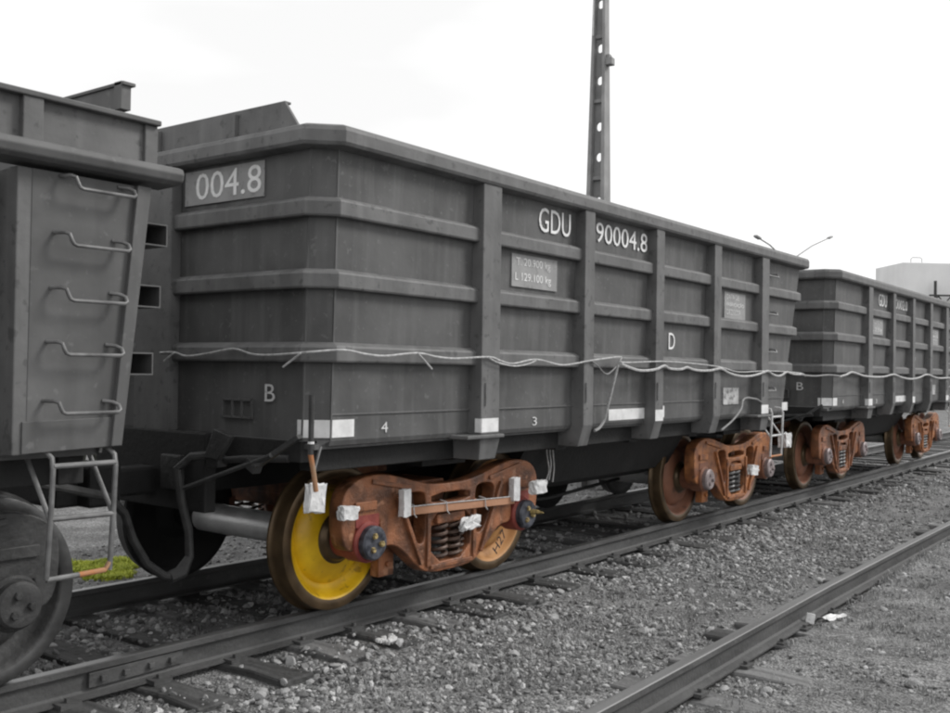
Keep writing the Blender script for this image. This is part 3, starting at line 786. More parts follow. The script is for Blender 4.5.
    m_ = MB(); sweep(m_, [(xl(0), 4.345 - YC), (xl(0), ys_ + ch), (xl(0) + ch, ys_), (X(4.337), ys_)], [(.0, 1.312), (.004, 1.312), (.004, 1.208), (0, 1.208)]); m_.build('reflective_tape', tape, root)
    tp(X(5.475), X(5.67), -1.595, 1.19, 1.285); m_ = MB(); m_.box(X(5.465), X(5.468), -1.597, -1.545, 1.19, 1.285); m_.build('reflective_tape', tape, root)
    tp(X(7.42), X(8.062), ys_, 1.205, 1.30); tp(X(8.068), X(8.218), -1.595, 1.185, 1.285); tp(X(8.225), X(8.46), ys_, 1.205, 1.31)
    tp(X(10.60), X(10.80), -1.595, 1.185, 1.28); tp(X(11.52), X(11.70), ys_, 1.195, 1.29)
    # underframe
    mb = MB()
    mb.box(-hl + .1, hl - .4, -.24, .24, .78, 1.12)
    for s in (-1, 1): mb.box(-hl + .15, hl - .5, min(s * 1.22, s * 1.36), max(s * 1.22, s * 1.36), 1.0, 1.135)
    for px, w in posts: mb.box(px - .08, px + .08, -1.34, 1.34, .98, 1.138)
    mb.box(-hl + .03, -hl + .16, -1.36, 1.36, 1.06, 1.185)
    mb.box(hl - .55, hl - .45, -1.3, 1.3, 1.02, 1.185)
    for px in (-2.42, 2.82): mb.box(px - .25, px + .25, -1.15, 1.15, .93, 1.12)
    mb.build('underframe', dark, root, bevel=.006)
    mb = MB()                                   # hopper-like belly between the bogies
    mb.prism_x([(-1.15, 1.12), (-.85, .62), (-.55, .52), (.55, .52), (.85, .62), (1.15, 1.12)], -1.25, 1.75); mb.build('belly', dark, root)
    mb = MB(); mb.lathe_y([(0, -.2), (.16, -.18), (.18, -.1), (.18, .6), (0, .65)], (1.95, -.5, .82), 20); mb.build('air_reservoir', darkgrey, root)
    mb = MB(); mb.tube([(-1.6, -.2, .42), (.2, -.35, .37), (1.9, -.2, .42)], .018, 7); mb.tube([(-1.5, -.9, 1.0), (1.9, -.9, .98)], .02, 7); mb.build('brake_rod', dark, root)
    # coupler, hose, angle cock and the steel bits at the upright end
    mb = MB(); mb.box(-hl - .40, -hl + .1, -.09, .09, .78, .96); mb.box(-hl - .58, -hl - .36, -.17, .13, .74, 1.0); mb.build('coupler', dark, root, bevel=.02)
    mb = MB(); mb.box(-hl - .06, -hl + .03, -.60, .60, .70, 1.20); mb.build('end_frame', dark, root, bevel=.012)
    c = 8.05
    hs = [(3.99, 4.93, 1.02), (3.93, 5.0, 1.07), (3.87, 5.12, 1.055), (3.83, 5.2, .98), (3.86, 5.2, .78), (3.92, 5.2, .58), (3.93, 5.2, .42), (3.87, 5.2, .33), (3.78, 5.2, .31)]
    pts = []
    MB().tube([(x - c, y - YC, z) for x, y, z in hs], [.028] * 7 + [.044, .040], 10).build('air_hose', rubber, root)
    mb = MB(); mb.tube([(4.02 - c, 4.40 - YC, 1.08), (3.97 - c, 4.75 - YC, 1.06), (3.95 - c, 4.93 - YC, 1.04)], .024, 8)
    mb.hexa([(3.86 - c, 4.99 - YC, 1.06), (3.86 - c, 4.86 - YC, 1.05), (3.90 - c, 4.86 - YC, 1.05), (3.90 - c, 4.99 - YC, 1.06), (3.86 - c, 4.90 - YC, 1.24), (3.86 - c, 4.74 - YC, 1.20), (3.90 - c, 4.74 - YC, 1.20), (3.90 - c, 4.90 - YC, 1.24)])
    mb.box(3.9 - c, 3.97 - c, 4.90 - YC, 5.02 - YC, 1.0, 1.07)
    mb.build('angle_cock', darkgrey, root, bevel=.006)
    mb = MB(); mb.bar((3.87 - c, 4.53 - YC, 1.03), (3.98 - c, 4.27 - YC, 1.22), .07, .03); mb.bar((3.87 - c, 4.5 - YC, 1.02), (3.87 - c, 4.58 - YC, 1.06), .06, .06)
    mb.build('corner_brace', darkgrey, root, bevel=.004)
    mb = MB(); mb.tube([(3.82 - c, 5.12 - YC, .865), (3.86 - c, 4.38 - YC, 1.11)], .014, 8); mb.build('uncoupling_rod', darkgrey, root)
    mb = MB(); mb.box(3.90 - c, 3.96 - c, 5.28 - YC, 5.48 - YC, .83, 1.05); mb.build('stop_block', darkgrey, root, bevel=.01)
    return root

GW = 'ore wagons of the train'
g1 = gondola((8.05, YC, 0), 'dark grey gondola wagon marked GDU 90004.8, nearest full wagon, one wheel painted yellow', '90004.8', GW)
# second gondola: a copy before the bogies, with its own number and own bogies
g2 = copy_tree(g1)
g2['label'] = 'dark grey gondola wagon behind wagon 90004.8, its lettering small and pale'
g2.location = (8.05 + 9.35, YC + .07, 0); g2.rotation_euler.z = R_(.5)
for o in KIDS(g2):
    if o.name.startswith('raised_end_board'): bpy.data.objects.remove(o)
for o in KIDS(g2):
    n = o.name.split('.')[0]
    if n in ('number_lettering', 'end_number') and len(o.data.vertices):
        pass
nums = [o for o in KIDS(g2) if o.name.startswith('number_lettering')]
nums.sort(key=lambda o: o.location.x)
me2 = text_mesh('90002.0', .88, .155); me2.materials.clear(); me2.materials.append(lettergrey); nums[1].data = me2
e2 = [o for o in KIDS(g2) if o.name.startswith('end_number')][0]; me3 = text_mesh('002.0', .63, .17); me3.materials.clear(); me3.materials.append(white); e2.data = me3

bm1 = (redring, bluecap, chalky); bm2 = (rustC, capgrey, capgrey)
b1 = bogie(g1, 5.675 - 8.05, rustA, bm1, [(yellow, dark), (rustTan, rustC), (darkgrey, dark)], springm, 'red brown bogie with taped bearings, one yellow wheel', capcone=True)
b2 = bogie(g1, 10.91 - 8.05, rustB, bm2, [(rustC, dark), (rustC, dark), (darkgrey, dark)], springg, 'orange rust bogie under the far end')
text('chalk_mark', 'H27', .20, .085, (5.675 - 8.05 + .885 + .06, -.9165, .115), dark, b1).rotation_euler = (R_(90), R_(-48), 0)
for bsrc, cxn in ((b1, None), (b2, None)):
    pass
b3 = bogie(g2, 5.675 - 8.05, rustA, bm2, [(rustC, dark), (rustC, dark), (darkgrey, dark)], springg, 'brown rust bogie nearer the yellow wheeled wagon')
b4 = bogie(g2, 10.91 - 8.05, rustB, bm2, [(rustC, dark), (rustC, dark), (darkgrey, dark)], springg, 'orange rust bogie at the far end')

# ------------------------------------------------------------------ the wagon at the left edge
YA = YC + .09
wa = empty('hopper_wagon', (-1.2, YA, 0), 'dark grey wagon cut off by the left edge, with raised side board and handhold ladder', 'railway wagon', GW)
XA = lambda x: x + 1.2
def ya(Y): return Y - YA
HA = 4.05
xe = lambda z: XA(2.86 - .135 * (2.47 - z) / 1.24)         # leaning end, x at height z
mb = MB()
yp = -1.52
for s in (-1, 1):
    mb = MB(); mb.hexa([(-HA + .3, s * 1.34, 1.23), (xe(1.23) - .03, s * 1.34, 1.23), (xe(1.23) - .03, s * 1.328, 1.23), (-HA + .3, s * 1.328, 1.23), (-HA, s * 1.36, 2.49), (xe(2.46) - .03, s * 1.36, 2.49), (xe(2.46) - .03, s * 1.348, 2.49), (-HA, s * 1.348, 2.49)])
    mb.build('side_wall', paint_lo, wa)
    # flush end panel that carries the handholds
    mb = MB(); mb.hexa([(XA(2.27), s * 1.615, 1.225), (xe(1.225) - .02, s * 1.615, 1.235), (xe(1.225) - .02, s * 1.495, 1.235), (XA(2.27), s * 1.495, 1.225), (XA(2.275), s * 1.615, 2.47), (xe(2.47) - .075, s * 1.615, 2.47), (xe(2.47) - .075, s * 1.495, 2.47), (XA(2.275), s * 1.495, 2.47)])
    mb.build('end_panel', paint_light, wa, bevel=.004)
    mb = MB(); mb.hexa([(XA(2.25), s * 1.621, 1.225), (xe(1.225) - .0, s * 1.621, 1.240), (xe(1.225) - .0, s * 1.60, 1.240), (XA(2.25), s * 1.60, 1.225), (XA(2.25), s * 1.621, 1.365), (xe(1.36) - .02, s * 1.621, 1.375), (xe(1.36) - .02, s * 1.60, 1.375), (XA(2.25), s * 1.60, 1.365)])
    mb.build('lower_panel', paint_light, wa, bevel=.003)
    # flange strip
    mb = MB(); mb.hexa([(xe(1.24) - .055, s * 1.64, 1.24), (xe(1.24), s * 1.64, 1.24), (xe(1.24), s * 1.50, 1.24), (xe(1.24) - .055, s * 1.50, 1.24), (xe(2.47) - .075, s * 1.64, 2.47), (xe(2.47), s * 1.64, 2.47), (xe(2.47), s * 1.50, 2.47), (xe(2.47) - .075, s * 1.50, 2.47)])
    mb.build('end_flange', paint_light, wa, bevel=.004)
    for px in (2.14, .85, -.45, -1.75, -3.05, -4.35):
        mb = MB(); mb.prism_x([(s * 1.30, 2.47), (s * 1.612, 2.47), (s * 1.612, 1.22), (s * 1.30, 1.20)], XA(px) + .07, XA(px) + .15); mb.build('post', paint, wa, bevel=.006)
        mb = MB(); mb.box(XA(px) + .10, XA(px) + .195, min(s * 1.53, s * 1.595), max(s * 1.53, s * 1.595), 2.57, 2.79); mb.build('board_post', paint, wa, bevel=.005)
    # lip
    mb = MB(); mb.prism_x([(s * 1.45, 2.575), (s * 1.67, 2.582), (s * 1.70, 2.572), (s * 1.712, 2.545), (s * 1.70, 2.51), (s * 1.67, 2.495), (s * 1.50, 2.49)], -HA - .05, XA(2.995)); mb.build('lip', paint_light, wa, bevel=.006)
    # raised board
    mb = MB(); mb.box(-HA, XA(2.90), min(s * 1.545, s * 1.56), max(s * 1.545, s * 1.56), 2.57, 2.80); mb.build('raised_side_board', paint, wa)
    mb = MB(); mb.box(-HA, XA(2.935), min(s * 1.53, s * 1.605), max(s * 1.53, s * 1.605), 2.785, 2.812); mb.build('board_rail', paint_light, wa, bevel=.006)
    mb = MB(); mb.box(XA(2.86), XA(2.93), min(s * 1.50, s * 1.58), max(s * 1.50, s * 1.58), 2.57, 2.785); mb.build('board_post', paint, wa, bevel=.005)
for zz in (1.8, 2.15):
    mb = MB(); mb.prism_x([(-1.33, zz + .05), (-1.42, zz + .03), (-1.42, zz - .05), (-1.33, zz - .05)], -HA + .1, XA(2.1)); mb.build('rib', paint, wa, bevel=.004)
mb = MB()
for sx in (1,):
    mb.hexa([(xe(1.23) - .03, -1.50, 1.2), (xe(1.23) - .015, -1.50, 1.2), (xe(1.23) - .015, 1.50, 1.2), (xe(1.23) - .03, 1.50, 1.2), (xe(2.47) - .03, -1.50, 2.55), (xe(2.47) - .015, -1.50, 2.55), (xe(2.47) - .015, 1.50, 2.55), (xe(2.47) - .03, 1.50, 2.55)])
mb.build('end_wall', paint_lo, wa)
mb = MB(); mb.box(-HA, -HA + .015, -1.5, 1.5, 1.2, 2.8); mb.build('end_wall', paint_lo, wa)
mb = MB(); mb.box(-HA + .05, xe(1.23) - .03, -1.48, 1.48, 1.19, 1.22); mb.build('floor', paint_lo, wa)
# ribs of the leaning end, open box sections
def boxtube(x0, x1, y0, y1, z0, z1, th, m_, name, parent):
    mb = MB()
    mb.box(x0, x1, y0, y1, z1 - th, z1); mb.box(x0, x1, y0, y1, z0, z0 + th); mb.box(x0, x0 + th, y0, y1, z0 + th, z1 - th); mb.box(x1 - th, x1, y0, y1, z0 + th, z1 - th)
    return mb.build(name, m_, parent)
for z in (2.26, 1.955, 1.625):
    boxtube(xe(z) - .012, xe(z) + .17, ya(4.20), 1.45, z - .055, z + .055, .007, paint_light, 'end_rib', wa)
mb = MB(); mb.box(xe(2.4) - .10, xe(2.4) - .08, ya(4.245), 1.42, 2.5, 2.965); mb.box(xe(2.4) - .11, xe(2.4) - .055, ya(4.215), ya(4.275), 2.84, 2.975); mb.box(xe(2.4) - .11, xe(2.4) - .04, ya(4.20), 1.42, 2.955, 2.972)
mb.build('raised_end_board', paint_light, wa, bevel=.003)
for z0_, x0_ in ((2.40, 2.37), (2.145, 2.345), (1.90, 2.335), (1.66, 2.32), (1.40, 2.31)):
    x0 = XA(x0_) + .035; y = -1.615
    MB().tube([(x0, y, z0_ + .055), (x0 + .022, y - .055, z0_ + .055), (x0 + .035, y - .070, z0_ + .048), (x0 + .043, y - .075, z0_ + .022), (x0 + .052, y - .075, z0_ + .006), (x0 + .068, y - .075, z0_), (x0 + .325, y - .075, z0_), (x0 + .338, y - .07, z0_ + .010), (x0 + .340, y - .055, z0_ + .032), (x0 + .325, y - .03, z0_ + .045), (x0 + .29, y, z0_ + .05)], .0092, 10).build('handhold', rung, wa)
mb = MB()
xa0, xa1 = XA(2.39), XA(2.70)
for x in (xa0, xa1):
    MB().tube([(x - .05, -1.50, 1.245), (x - .02, -1.58, 1.24), (x, -1.62, 1.20), (x, -1.63, 1.15), (x, -1.62, .95), (x - .015, -1.62, .665)], .0125, 10).build('ladder_rail', rung, wa)
    MB().tube([(x - .01, -1.42, 1.20), (x, -1.61, .93)], .0115, 10).build('ladder_stay', rung, wa)
MB().tube([(xa0, -1.63, 1.165), (xa1, -1.63, 1.165)], .0125, 10).build('rung', rung, wa)
MB().tube([(xa0, -1.62, .93), (xa1, -1.62, .925)], .0125, 10).build('rung', rung, wa)
mb = MB(); mb.tube([(xa0 - .015, -1.62, .665), (xa0 + .14, -1.62, .665)], .0125, 10, 0); mb.tube([(xa0 + .14, -1.62, .665), (xa1 - .04, -1.62, .668), (xa1 - .015, -1.62, .70)], .0126, 10, 1); mb.build('rung', [rung, rungrust], wa)
mb = MB(); mb.box(-HA + .1, XA(2.8), -.24, .24, .78, 1.14)
for s in (-1, 1): mb.box(-HA + .2, XA(2.6), min(s * 1.2, s * 1.36), max(s * 1.2, s * 1.36), 1.05, 1.19)
mb.box(XA(2.55), XA(2.68), -1.4, 1.4, 1.05, 1.20); mb.box(XA(1.3), XA(1.8), -1.15, 1.15, .93, 1.15); mb.box(XA(-4.3), XA(-3.8), -1.15, 1.15, .93, 1.15)
mb.build('underframe', dark, wa, bevel=.006)
mb = MB(); mb.box(XA(2.7), XA(3.35), -.09, .09, .78, .96); mb.box(XA(3.28), XA(3.50), -.13, .17, .74, 1.0); mb.build('coupler', dark, wa, bevel=.02)
mb = MB(); mb.tube([(XA(2.75), ya(5.0), 1.0), (XA(2.95), ya(5.05), .95), (XA(3.30), ya(5.12), .86), (XA(3.46), ya(5.2), .74), (XA(3.52), ya(5.2), .58), (XA(3.62), ya(5.2), .42), (XA(3.74), ya(5.2), .33), (XA(3.82), ya(5.2), .31)], [.026] * 7 + [.034], 10)
mb.build('air_hose', rubber, wa)
bogie(wa, XA(2.455 - .885), darkgrey, (darkgrey, darkgrey, darkgrey), [(darkgrey, dark)] * 3, springm)
bogie(wa, XA(-4.05), darkgrey, (darkgrey, darkgrey, darkgrey), [(darkgrey, dark)] * 3, springm)

# ------------------------------------------------------------------ cords, wraps and bits tied to the wagons
def pl(pts, r, name, m, label, cat, group=None, n=6):
    P_ = [Vector(p) for p in pts]; q = []
    for i in range(len(P_) - 1):
        a, b, c_, d = P_[max(i - 1, 0)], P_[i], P_[i + 1], P_[min(i + 2, len(P_) - 1)]
        for k in range(4):
            u = k / 4; q.append(.5 * ((2 * b) + (c_ - a) * u + (2 * a - 5 * b + 4 * c_ - d) * u * u + (3 * b - a - 3 * c_ + d) * u ** 3))
    pts = q + [P_[-1]]
    o0 = Vector(pts[0]); o = MB().tube([Vector(p) - o0 for p in pts], r, n).build(name, m); o.location = o0
    return tag(o, label, cat, group)
main = [(3.955, 5.581, 1.701), (3.955, 5.425, 1.703), (3.955, 5.297, 1.68), (3.955, 5.067, 1.699), (3.955, 4.843, 1.726), (3.955, 4.672, 1.694), (3.955, 4.502, 1.689), (3.955, 4.264, 1.701), (3.965, 4.16, 1.708), (4.115, 4.062, 1.722), (4.29, 4.062, 1.703), (4.465, 4.062, 1.695), (4.762, 4.062, 1.719), (4.95, 4.062, 1.70), (5.153, 4.062, 1.692), (5.525, 4.062, 1.709), (5.66, 4.062, 1.685), (5.814, 4.062, 1.667), (6.109, 4.062, 1.702), (6.439, 4.062, 1.666), (6.66, 4.062, 1.68), (6.885, 4.062, 1.706), (7.124, 4.062, 1.727), (7.398, 4.062, 1.745), (7.42, 4.062, 1.70), (8.129, 4.062, 1.719), (8.689, 4.062, 1.713), (9.429, 4.062, 1.684), (9.908, 4.062, 1.637), (10.732, 4.062, 1.654), (11.763, 4.062, 1.639), (12.03, 4.09, 1.60)]
pl(main, .0065, 'cord', rope, 'thin pale cord strung round the end and along the whole side of wagon 90004.8', 'cord', 'cords strung along the wagons')
pl([(5.511, 4.052, 1.705), (5.60, 4.052, 1.675), (5.8, 4.052, 1.65), (5.98, 4.052, 1.665), (6.094, 4.052, 1.694)], .0055, 'cord', rope, 'short slack loop of cord just right of the first side post of wagon 90004.8', 'cord', 'cords strung along the wagons')
pl([(6.916, 4.062, 1.704), (7.012, 4.062, 1.665), (7.094, 4.062, 1.617), (7.16, 4.062, 1.601), (7.226, 4.062, 1.618), (7.325, 4.062, 1.669)], .006, 'cord', ropeg, 'grey cord loop sagging between the second post and the long strap', 'cord', 'cords strung along the wagons')
pl([(7.385, 4.054, 1.686), (7.501, 4.054, 1.662), (7.699, 4.054, 1.635), (7.903, 4.054, 1.638), (8.049, 4.054, 1.653), (8.182, 4.054, 1.682), (8.275, 4.054, 1.658), (8.419, 4.054, 1.651), (8.545, 4.054, 1.655), (8.651, 4.054, 1.672), (8.783, 4.054, 1.652), (8.972, 4.054, 1.643), (9.195, 4.054, 1.648), (9.436, 4.054, 1.668), (9.637, 4.054, 1.625), (9.89, 4.054, 1.596), (10.14, 4.054, 1.594), (10.349, 4.054, 1.608), (10.535, 4.054, 1.631), (10.711, 4.054, 1.654), (10.833, 4.054, 1.622), (11.0, 4.054, 1.6), (11.144, 4.054, 1.612), (11.294, 4.054, 1.647), (11.502, 4.054, 1.625), (11.775, 4.054, 1.621)], .012, 'cable', rope, 'thick pale cable hung in scallops along the right half of wagon 90004.8', 'cable', 'cords strung along the wagons')
pl([(11.775, 4.05, 1.621), (12.1, 4.10, 1.61), (12.508, 4.12, 1.605), (13.014, 4.13, 1.62), (13.45, 4.12, 1.61)], .010, 'cord', ropeg, 'grey cord bridging the gap between the two gondola wagons', 'cord', 'cords strung along the wagons')
pl([(13.5, 4.13, 1.6), (13.8, 4.13, 1.63), (14.058, 4.13, 1.662), (14.606, 4.12, 1.613), (15.194, 4.12, 1.601), (15.634, 4.12, 1.61), (16.136, 4.12, 1.643), (16.667, 4.13, 1.598), (17.228, 4.13, 1.575), (17.82, 4.14, 1.601), (18.375, 4.14, 1.654), (19.116, 4.14, 1.596), (19.991, 4.15, 1.60), (21.2, 4.16, 1.62)], .014, 'cable', rope, 'pale scalloped cable hung along the side of the farther gondola wagon', 'cable', 'cords strung along the wagons')
pl([(7.329, 4.055, 1.677), (7.234, 4.055, 1.47), (7.16, 4.06, 1.30), (7.133, 4.065, 1.226), (7.061, 4.07, 1.163), (6.985, 4.07, 1.143)], .012, 'strap', ropeg, 'long grey strap hanging down the side towards the wide reflective tape', 'strap')
pl([(10.60, 4.072, 1.30), (10.53, 4.10, 1.34), (10.43, 4.12, 1.353), (10.284, 4.12, 1.363), (10.12, 4.10, 1.335), (9.989, 4.062, 1.256), (9.768, 4.06, 1.143), (9.492, 4.065, 1.051)], .010, 'strap', ropeg, 'curved grey hose end looping below the small worn plate', 'hose')
pl([(3.93, 5.391, 1.703), (3.93, 5.502, 1.646)], .006, 'cord', rope, 'loose cord tail at the left of the end wall', 'cord', 'cord tails on wagon 90004.8')
pl([(3.945, 4.237, 1.7), (3.93, 4.369, 1.619)], .006, 'cord', rope, 'loose cord tail slanting down left above the letter B', 'cord', 'cord tails on wagon 90004.8')
pl([(4.758, 4.05, 1.719), (4.897, 4.05, 1.62)], .006, 'cord', rope, 'loose cord tail slanting down right above the small 4', 'cord', 'cord tails on wagon 90004.8')
for i, q in enumerate([[(7.10, 4.6, 1.02), (7.106, 4.6, 0.907), (7.141, 4.6, 0.778), (7.089, 4.6, 0.681)], [(7.19, 4.6, 1.02), (7.199, 4.6, 0.927), (7.219, 4.6, 0.79), (7.198, 4.6, 0.672)], [(7.15, 4.6, 1.02), (7.152, 4.6, 0.922), (7.171, 4.6, 0.818), (7.143, 4.6, 0.693)]]):
    pl(q, .006, 'wire', rope, ['leftmost', 'rightmost', 'middle'][i] + ' of three pale wires hanging right of the red brown bogie', 'wire', 'hanging wires')
pl([(11.868, 4.33, 1.20), (11.90, 4.33, 1.05), (12.0, 4.34, .90)], .008, 'wire', rung, 'wire holding up the white bundle beside the step ladder', 'wire')
mb = MB(); mb.tube([(0, 0, 0), (0, 0, -.257), (0, .003, -.335)], .016, 8, 0); mb.tube([(0, .003, -.333), (.02, .0, -.42), (.045, 0, -.545)], .0145, 8, 1); mb.tube([(0, 0, -.262), (0, 0, -.275)], .0185, 8, 2)
o = mb.build('steel_rod', [darkgrey, rungrust, tape]); o.location = (3.905, 4.10, 1.465); tag(o, 'upright rod, grey above and orange below, in front of the corner tape', 'rod')
pl([(4.01, 4.13, 1.167), (3.955, 4.12, 1.041)], .009, 'thin_rod', rung, 'short thin rod leaning on the upright orange ended rod', 'rod')

def wrap(c, w, d, h, seed, label, name='white_wrap', cat='white wrap', group='white wraps tied to the bogies', rot=0, jag=.10):
    bm = bmesh.new(); bmesh.ops.create_cube(bm, size=1); bmesh.ops.subdivide_edges(bm, edges=bm.edges, cuts=3, use_grid_fill=True)
    r = random.Random(seed)
    for v in bm.verts:
        q = v.co.copy(); q = q * (1 - .10 * (q.length - .5)); v.co = q + Vector((r.uniform(-jag, jag), r.uniform(-jag, jag), r.uniform(-jag, jag))) * .6
    bmesh.ops.scale(bm, vec=(w, d, h), verts=bm.verts)
    m_ = bpy.data.meshes.new(name); bm.to_mesh(m_); bm.free(); m_.materials.append(foam)
    o = bpy.data.objects.new(name, m_); COL.objects.link(o); o.location = c; o.rotation_euler = (0, rot, 0)
    return tag(o, label, cat, group)
wrap((3.992, 4.15, .875), .118, .05, .165, 1, 'largest white wrap, beside the top of the yellow wheel at the foot of the rod', rot=.1)
wrap((4.548, 4.43, .704), .14, .06, .085, 2, 'flat white wrap just above the left bearing of the red brown bogie', rot=.06)
wrap((5.093, 4.43, .714), .075, .05, .185, 3, 'upright white block at the left end of the reddish batten', jag=.05)
wrap((6.386, 4.43, .696), .085, .05, .18, 4, 'upright white block at the right end of the reddish batten', jag=.05)
wrap((6.615, 4.36, .699), .16, .07, .10, 5, 'white wrap sticking out right of the bogie, above the pointed bearing cap', rot=-.05)
wrap((5.821, 4.43, .496), .19, .05, .085, 6, 'crumpled white paper above the coil springs of the red brown bogie', jag=.22, rot=-.1)
wrap((12.085, 4.35, .813), .20, .10, .17, 7, 'white bundle hanging by a wire near the step ladder', jag=.12)
wrap((11.137, 4.38, .51), .22, .06, .11, 8, 'small white wrap beside the springs of the orange rust bogie', jag=.12, rot=.1)
bt = empty('batten', (5.14, 4.455, .635), 'long reddish batten tied across the side frame of the red brown bogie', 'batten')
mb = MB(); mb.hexa([(0, -.02, -.012), (1.26, -.02, -.055), (1.26, .02, -.055), (0, .02, -.012), (0, -.02, .045), (1.26, -.02, .0), (1.26, .02, .0), (0, .02, .045)]); mb.build('strip', wood_r, bt, bevel=.003)
MB().tube([(.0, -.024, .048), (.3, -.024, .038), (.62, -.026, .028), (.95, -.024, .015), (1.25, -.022, .004)], .0045, 5).build('cord', rope, bt)
for x in (.04, .40, .86):
    z = .045 - .036 * x; MB().tube([(x, .03, z + .02), (x, -.028, z + .012), (x + .005, -.03, z - .05), (x + .03, -.03, z - .075)], .0045, 5).build('knot', rope, bt)

# ------------------------------------------------------------------ pole, lamps, tank
pole = empty('concrete_pole', (14.42, 8.38, -.3), 'tall tapered concrete pole with a row of holes, behind wagon 90004.8', 'pole')
# double-T pole: two flanges joined by a pierced web; seen above the wagon
def pw(z): return .270 - .026 * (z - 4.5)
hz = [1.2, 1.95, 2.7, 3.4, 4.05, 5.19 + .3 - .3, 5.70, 6.47, 7.01, 7.75, 8.35, 8.95]
hz = [1.0, 1.7, 2.4, 3.1, 3.8, 4.45, 5.19, 5.70, 6.47, 7.01, 7.75, 8.35, 8.95]
H = 9.6
def tapered(mb, u0, u1, v0, v1, z0, z1, mi=0):     # u,v in fractions of the half width
    a, b = pw(z0) , pw(z1)
    mb.hexa([(u0 * a, v0 * a, z0), (u1 * a, v0 * a, z0), (u1 * a, v1 * a, z0), (u0 * a, v1 * a, z0), (u0 * b, v0 * b, z1), (u1 * b, v0 * b, z1), (u1 * b, v1 * b, z1), (u0 * b, v1 * b, z1)], mi)
for u0, u1 in ((-.62, -.36), (.36, .62)):
    mb = MB(); tapered(mb, u0, u1, -.62, .45, 0, H); mb.build('flange', concrete, pole, bevel=.008)
# web with round holes
outer = [(-.37 * pw(0), 0), (.37 * pw(0), 0), (.37 * pw(H), H), (-.37 * pw(H), H)]
holes = [[(.052 * math.cos(a), z + .3 + .075 * math.sin(a)) for a in [2 * math.pi * k / 20 for k in range(20)]] for z in hz]
plate_curve('web', outer, holes, -.02, .02, concrete, pole, .004)
for z in (4.83 + .3, 6.12 + .3, 7.2 + .3, 3.5):
    mb = MB(); tapered(mb, -.60, .60, -.30, .10, z - .03, z + .03); mb.build('cross_rib', concrete, pole, bevel=.006)
mb = MB(); mb.box(.11, .24, -.10, .04, 7.00, 7.12); mb.box(.10, .19, -.08, .03, 7.12, 7.18); mb.build('bracket', concrete, pole, bevel=.01)
mb = MB(); mb.tube([(-.085, -.135, 7.5), (-.075, -.125, 9.5)], .010, 6); mb.build('conduit', tape, pole)
pole.rotation_euler.z = R_(-83)

def street_lamp(loc, tip, label, hm):
    r = empty('street_lamp', loc, label, 'street lamp', 'street lamps beyond the train')
    mb = MB(); mb.tube([(0, 0, 0), (0, 0, hm)], [.14, .09], 10); mb.build('pole', lampm, r)
    mb = MB(); mb.tube([(0, 0, hm - .2), (tip[0] * .5, tip[1] * .5, hm + tip[2] * .52), tip_ := (tip[0], tip[1], hm + tip[2])], .05, 8); mb.build('arm', lampm, r)
    mb = MB(); d = Vector(tip).normalized(); e = Vector(tip_)
    mb.bar(e, e + d * .8, .30, .16); mb.build('lamp_head', concrete, r, bevel=.06)
    return r
street_lamp((70.9, 25, -.3), (7.6, 0, 2.1), 'street lamp with a long arm rising right, beyond the end of wagon 90004.8', 10.5)
street_lamp((67.9, 25, -.3), (-3.6, 0, .45), 'dark street lamp arm just above the top rail of wagon 90004.8', 10.5)

tank = empty('storage_building', (130, 32.22, -.3), 'pale weathered flat topped block beyond the farther wagons, at the right edge', 'building', rz=R_(-50))
mb = MB(); mb.box(0, 22, 0, 7.6, 0, 16.04); mb.build('wall', whitewall, tank, bevel=.1)
mb = MB(); mb.tube([(1.1, .2, 16.0), (1.1, .2, 16.5), (1.3, .2, 16.65), (2.3, .2, 16.65), (2.5, .2, 16.5), (2.5, .2, 16.0)], .05, 6); mb.build('roof_hoop', lampm, tank)
mb = MB(); mb.box(3.55, 3.8, -1.0, -.75, 8, 13.7); mb.build('post', darkgrey, tank)
mb = MB()
for k in range(10): mb.bar((3.2 + 1.6 * k, -1, 10.9), (4.0 + 1.6 * k, -1, 11.8), .12, .12); mb.bar((4.0 + 1.6 * k, -1, 11.8), (4.8 + 1.6 * k, -1, 10.9), .12, .12)
mb.box(2.9, 20, -1.15, -.85, 11.8, 12.0); mb.box(2.9, 20, -1.15, -.85, 10.7, 10.85); mb.build('truss', darkgrey, tank)
for a, b_ in ((.5, 9.5), (3.1, 9.0)):
    mb = MB(); mb.box(a, a + 1.1, -.06, .05, b_, b_ + 2.2); mb.build('wall_patch', stencil, tank)

# ------------------------------------------------------------------ vegetation
def blades(name, pts, h0, h1, m, label, cat, per=7, spread=.05, wd=.004):
    V = []; F = []
    for (x, y) in pts:
        z = float(gz(x, y))
        for _ in range(per):
            a = random.uniform(0, 6.283); h = random.uniform(h0, h1); bx = x + random.uniform(-spread, spread); by = y + random.uniform(-spread, spread)
            ln = random.uniform(.2, .9) * h; dx, dy = math.cos(a), math.sin(a); w = wd * random.uniform(.6, 1.4)
            o = len(V); V += [(bx - dy * w, by + dx * w, z - .01), (bx + dy * w, by - dx * w, z - .01), (bx + dx * ln * .35 + dy * w * .8, by + dy * ln * .35 - dx * w * .8, z + h * .65), (bx + dx * ln * .35 - dy * w * .8, by + dy * ln * .35 + dx * w * .8, z + h * .65), (bx + dx * ln, by + dy * ln, z + h)]
            F += [(o, o + 1, o + 2, o + 3), (o + 3, o + 2, o + 4)]
    me = bpy.data.meshes.new(name); me.from_pydata(V, [], F); me.materials.append(m)
    ob = bpy.data.objects.new(name, me); COL.objects.link(ob); return tag(ob, label, cat, kind='stuff')
P = []
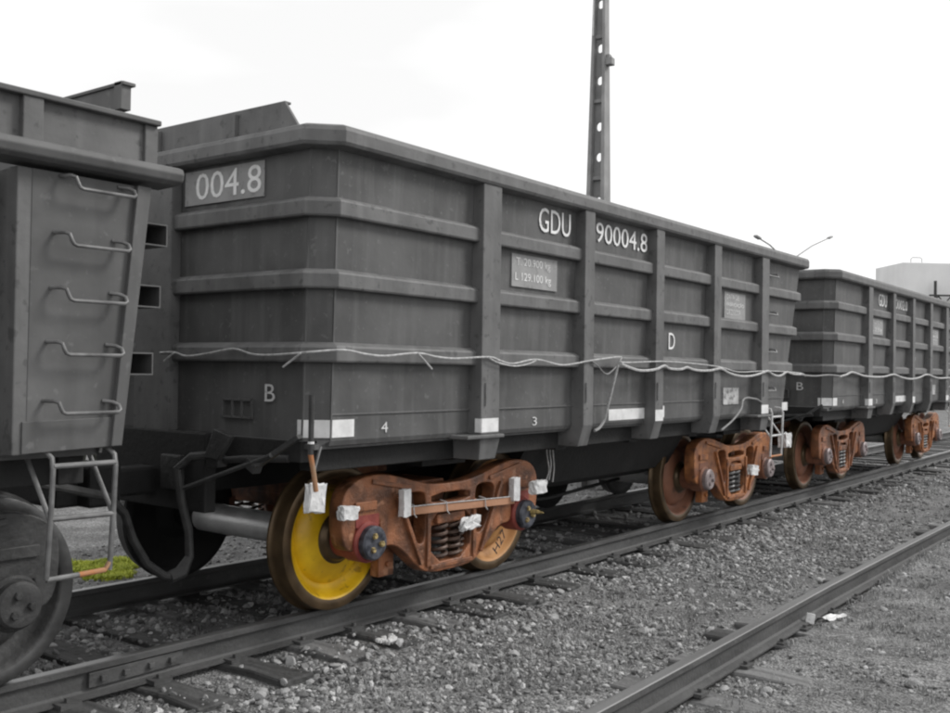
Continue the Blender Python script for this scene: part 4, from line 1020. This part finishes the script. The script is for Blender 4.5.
for _ in range(75):
    cx_, cy_ = random.uniform(6.5, 24), random.uniform(.9, 2.36)
    for _k in range(random.randint(2, 14)): P.append((cx_ + random.gauss(0, .18), min(2.38, cy_ + random.gauss(0, .10))))
for _ in range(260): P.append((random.uniform(8, 22), 2.46 + random.gauss(0, .14)))
for _ in range(70):
    cx_, cy_ = random.uniform(3, 15), random.uniform(2.6, 4.1)
    for _k in range(random.randint(3, 16)): P.append((cx_ + random.gauss(0, .13), cy_ + random.gauss(0, .08)))
for _ in range(60): P.append((random.uniform(3.1, 5.6), random.uniform(5.1, 6.3)))
for _ in range(160): P.append((random.uniform(4, 9), random.uniform(1.0, 2.3)))
blades('weeds', P, .012, .050, grassgrey, 'thin dry grey weeds growing through the gravel along the tracks', 'weeds', per=9)
P = []
for _ in range(1500):
    a = random.uniform(0, 6.283); r = math.sqrt(random.random()); r *= .75 + .25 * math.sin(3 * a + 1); P.append((5.36 + .42 * r * math.cos(a) + .10 * r * math.sin(a) + random.gauss(0, .03), 8.40 + .62 * r * math.sin(a) + random.gauss(0, .03)))
blades('grass', P, .015, .05, grassgreen, 'small bright green grass patch behind the step ladder', 'grass', per=9, spread=.03, wd=.006)
P = [(random.uniform(12.5, 17.5), random.uniform(10.8, 12.8)) for _ in range(500)]
blades('grass', P, .15, .5, grassgreen, 'green weeds glimpsed over the red brown bogie, beyond the train', 'grass', per=8, spread=.1, wd=.02)
# hedge beyond the formation: leaves spread through a long uneven volume
n = 60000
hx = rng.uniform(-12, 75, n); ht = 1.9 + .5 * np.sin(hx * .7) + .35 * np.sin(hx * 1.9 + 1) + .2 * np.sin(hx * 4.7)
hy = 14.6 + rng.normal(0, .55, n) + .3 * np.sin(hx); hzz = -.3 + ht * rng.uniform(0, 1, n) ** .8
c = np.stack([hx, hy, hzz], -1); d1 = rng.normal(size=(n, 3)); d1 /= np.linalg.norm(d1, axis=1)[:, None]; d2 = np.cross(d1, rng.normal(size=(n, 3))); d2 /= np.linalg.norm(d2, axis=1)[:, None]
sz = rng.uniform(.05, .11, n)[:, None]
V = np.stack([c - d1 * sz, c + d2 * sz * .5, c + d1 * sz, c - d2 * sz * .5], 1).reshape(-1, 3)
me = bpy.data.meshes.new('hedge'); me.from_pydata(V.tolist(), [], [(4 * i, 4 * i + 1, 4 * i + 2, 4 * i + 3) for i in range(n)]); me.materials.append(leafm)
hg = bpy.data.objects.new('hedge', me); COL.objects.link(hg); tag(hg, 'dark overgrown bank of bushes running behind the train', 'bushes', kind='stuff')

# litter
def scrap(c, w, d, seed, label, rz=0):
    r = random.Random(seed); bm = bmesh.new(); bmesh.ops.create_grid(bm, x_segments=5, y_segments=4, size=.5)
    for v in bm.verts: v.co += Vector((r.uniform(-.08, .08), r.uniform(-.08, .08), r.uniform(-.02, .22)))
    bmesh.ops.scale(bm, vec=(w, d, .08), verts=bm.verts); bmesh.ops.solidify(bm, geom=bm.faces, thickness=.002)
    m_ = bpy.data.meshes.new('paper_scrap'); bm.to_mesh(m_); bm.free(); m_.materials.append(foam)
    o = bpy.data.objects.new('paper_scrap', m_); COL.objects.link(o); o.location = c; o.rotation_euler.z = rz
    return tag(o, label, 'litter', 'paper scraps on the gravel')
scrap((7.46, 2.31, -.165), .22, .10, 3, 'white torn paper on the gravel beside the foreground rail', -.3)
o = MB().box(-.012, .012, -.03, .03, 0, .075).build('rail_chip', foam, loc=(7.19, 2.395, -.17), bevel=.004); o.rotation_euler = (.15, .2, .4); tag(o, 'small pale chip standing against the foreground rail', 'litter')
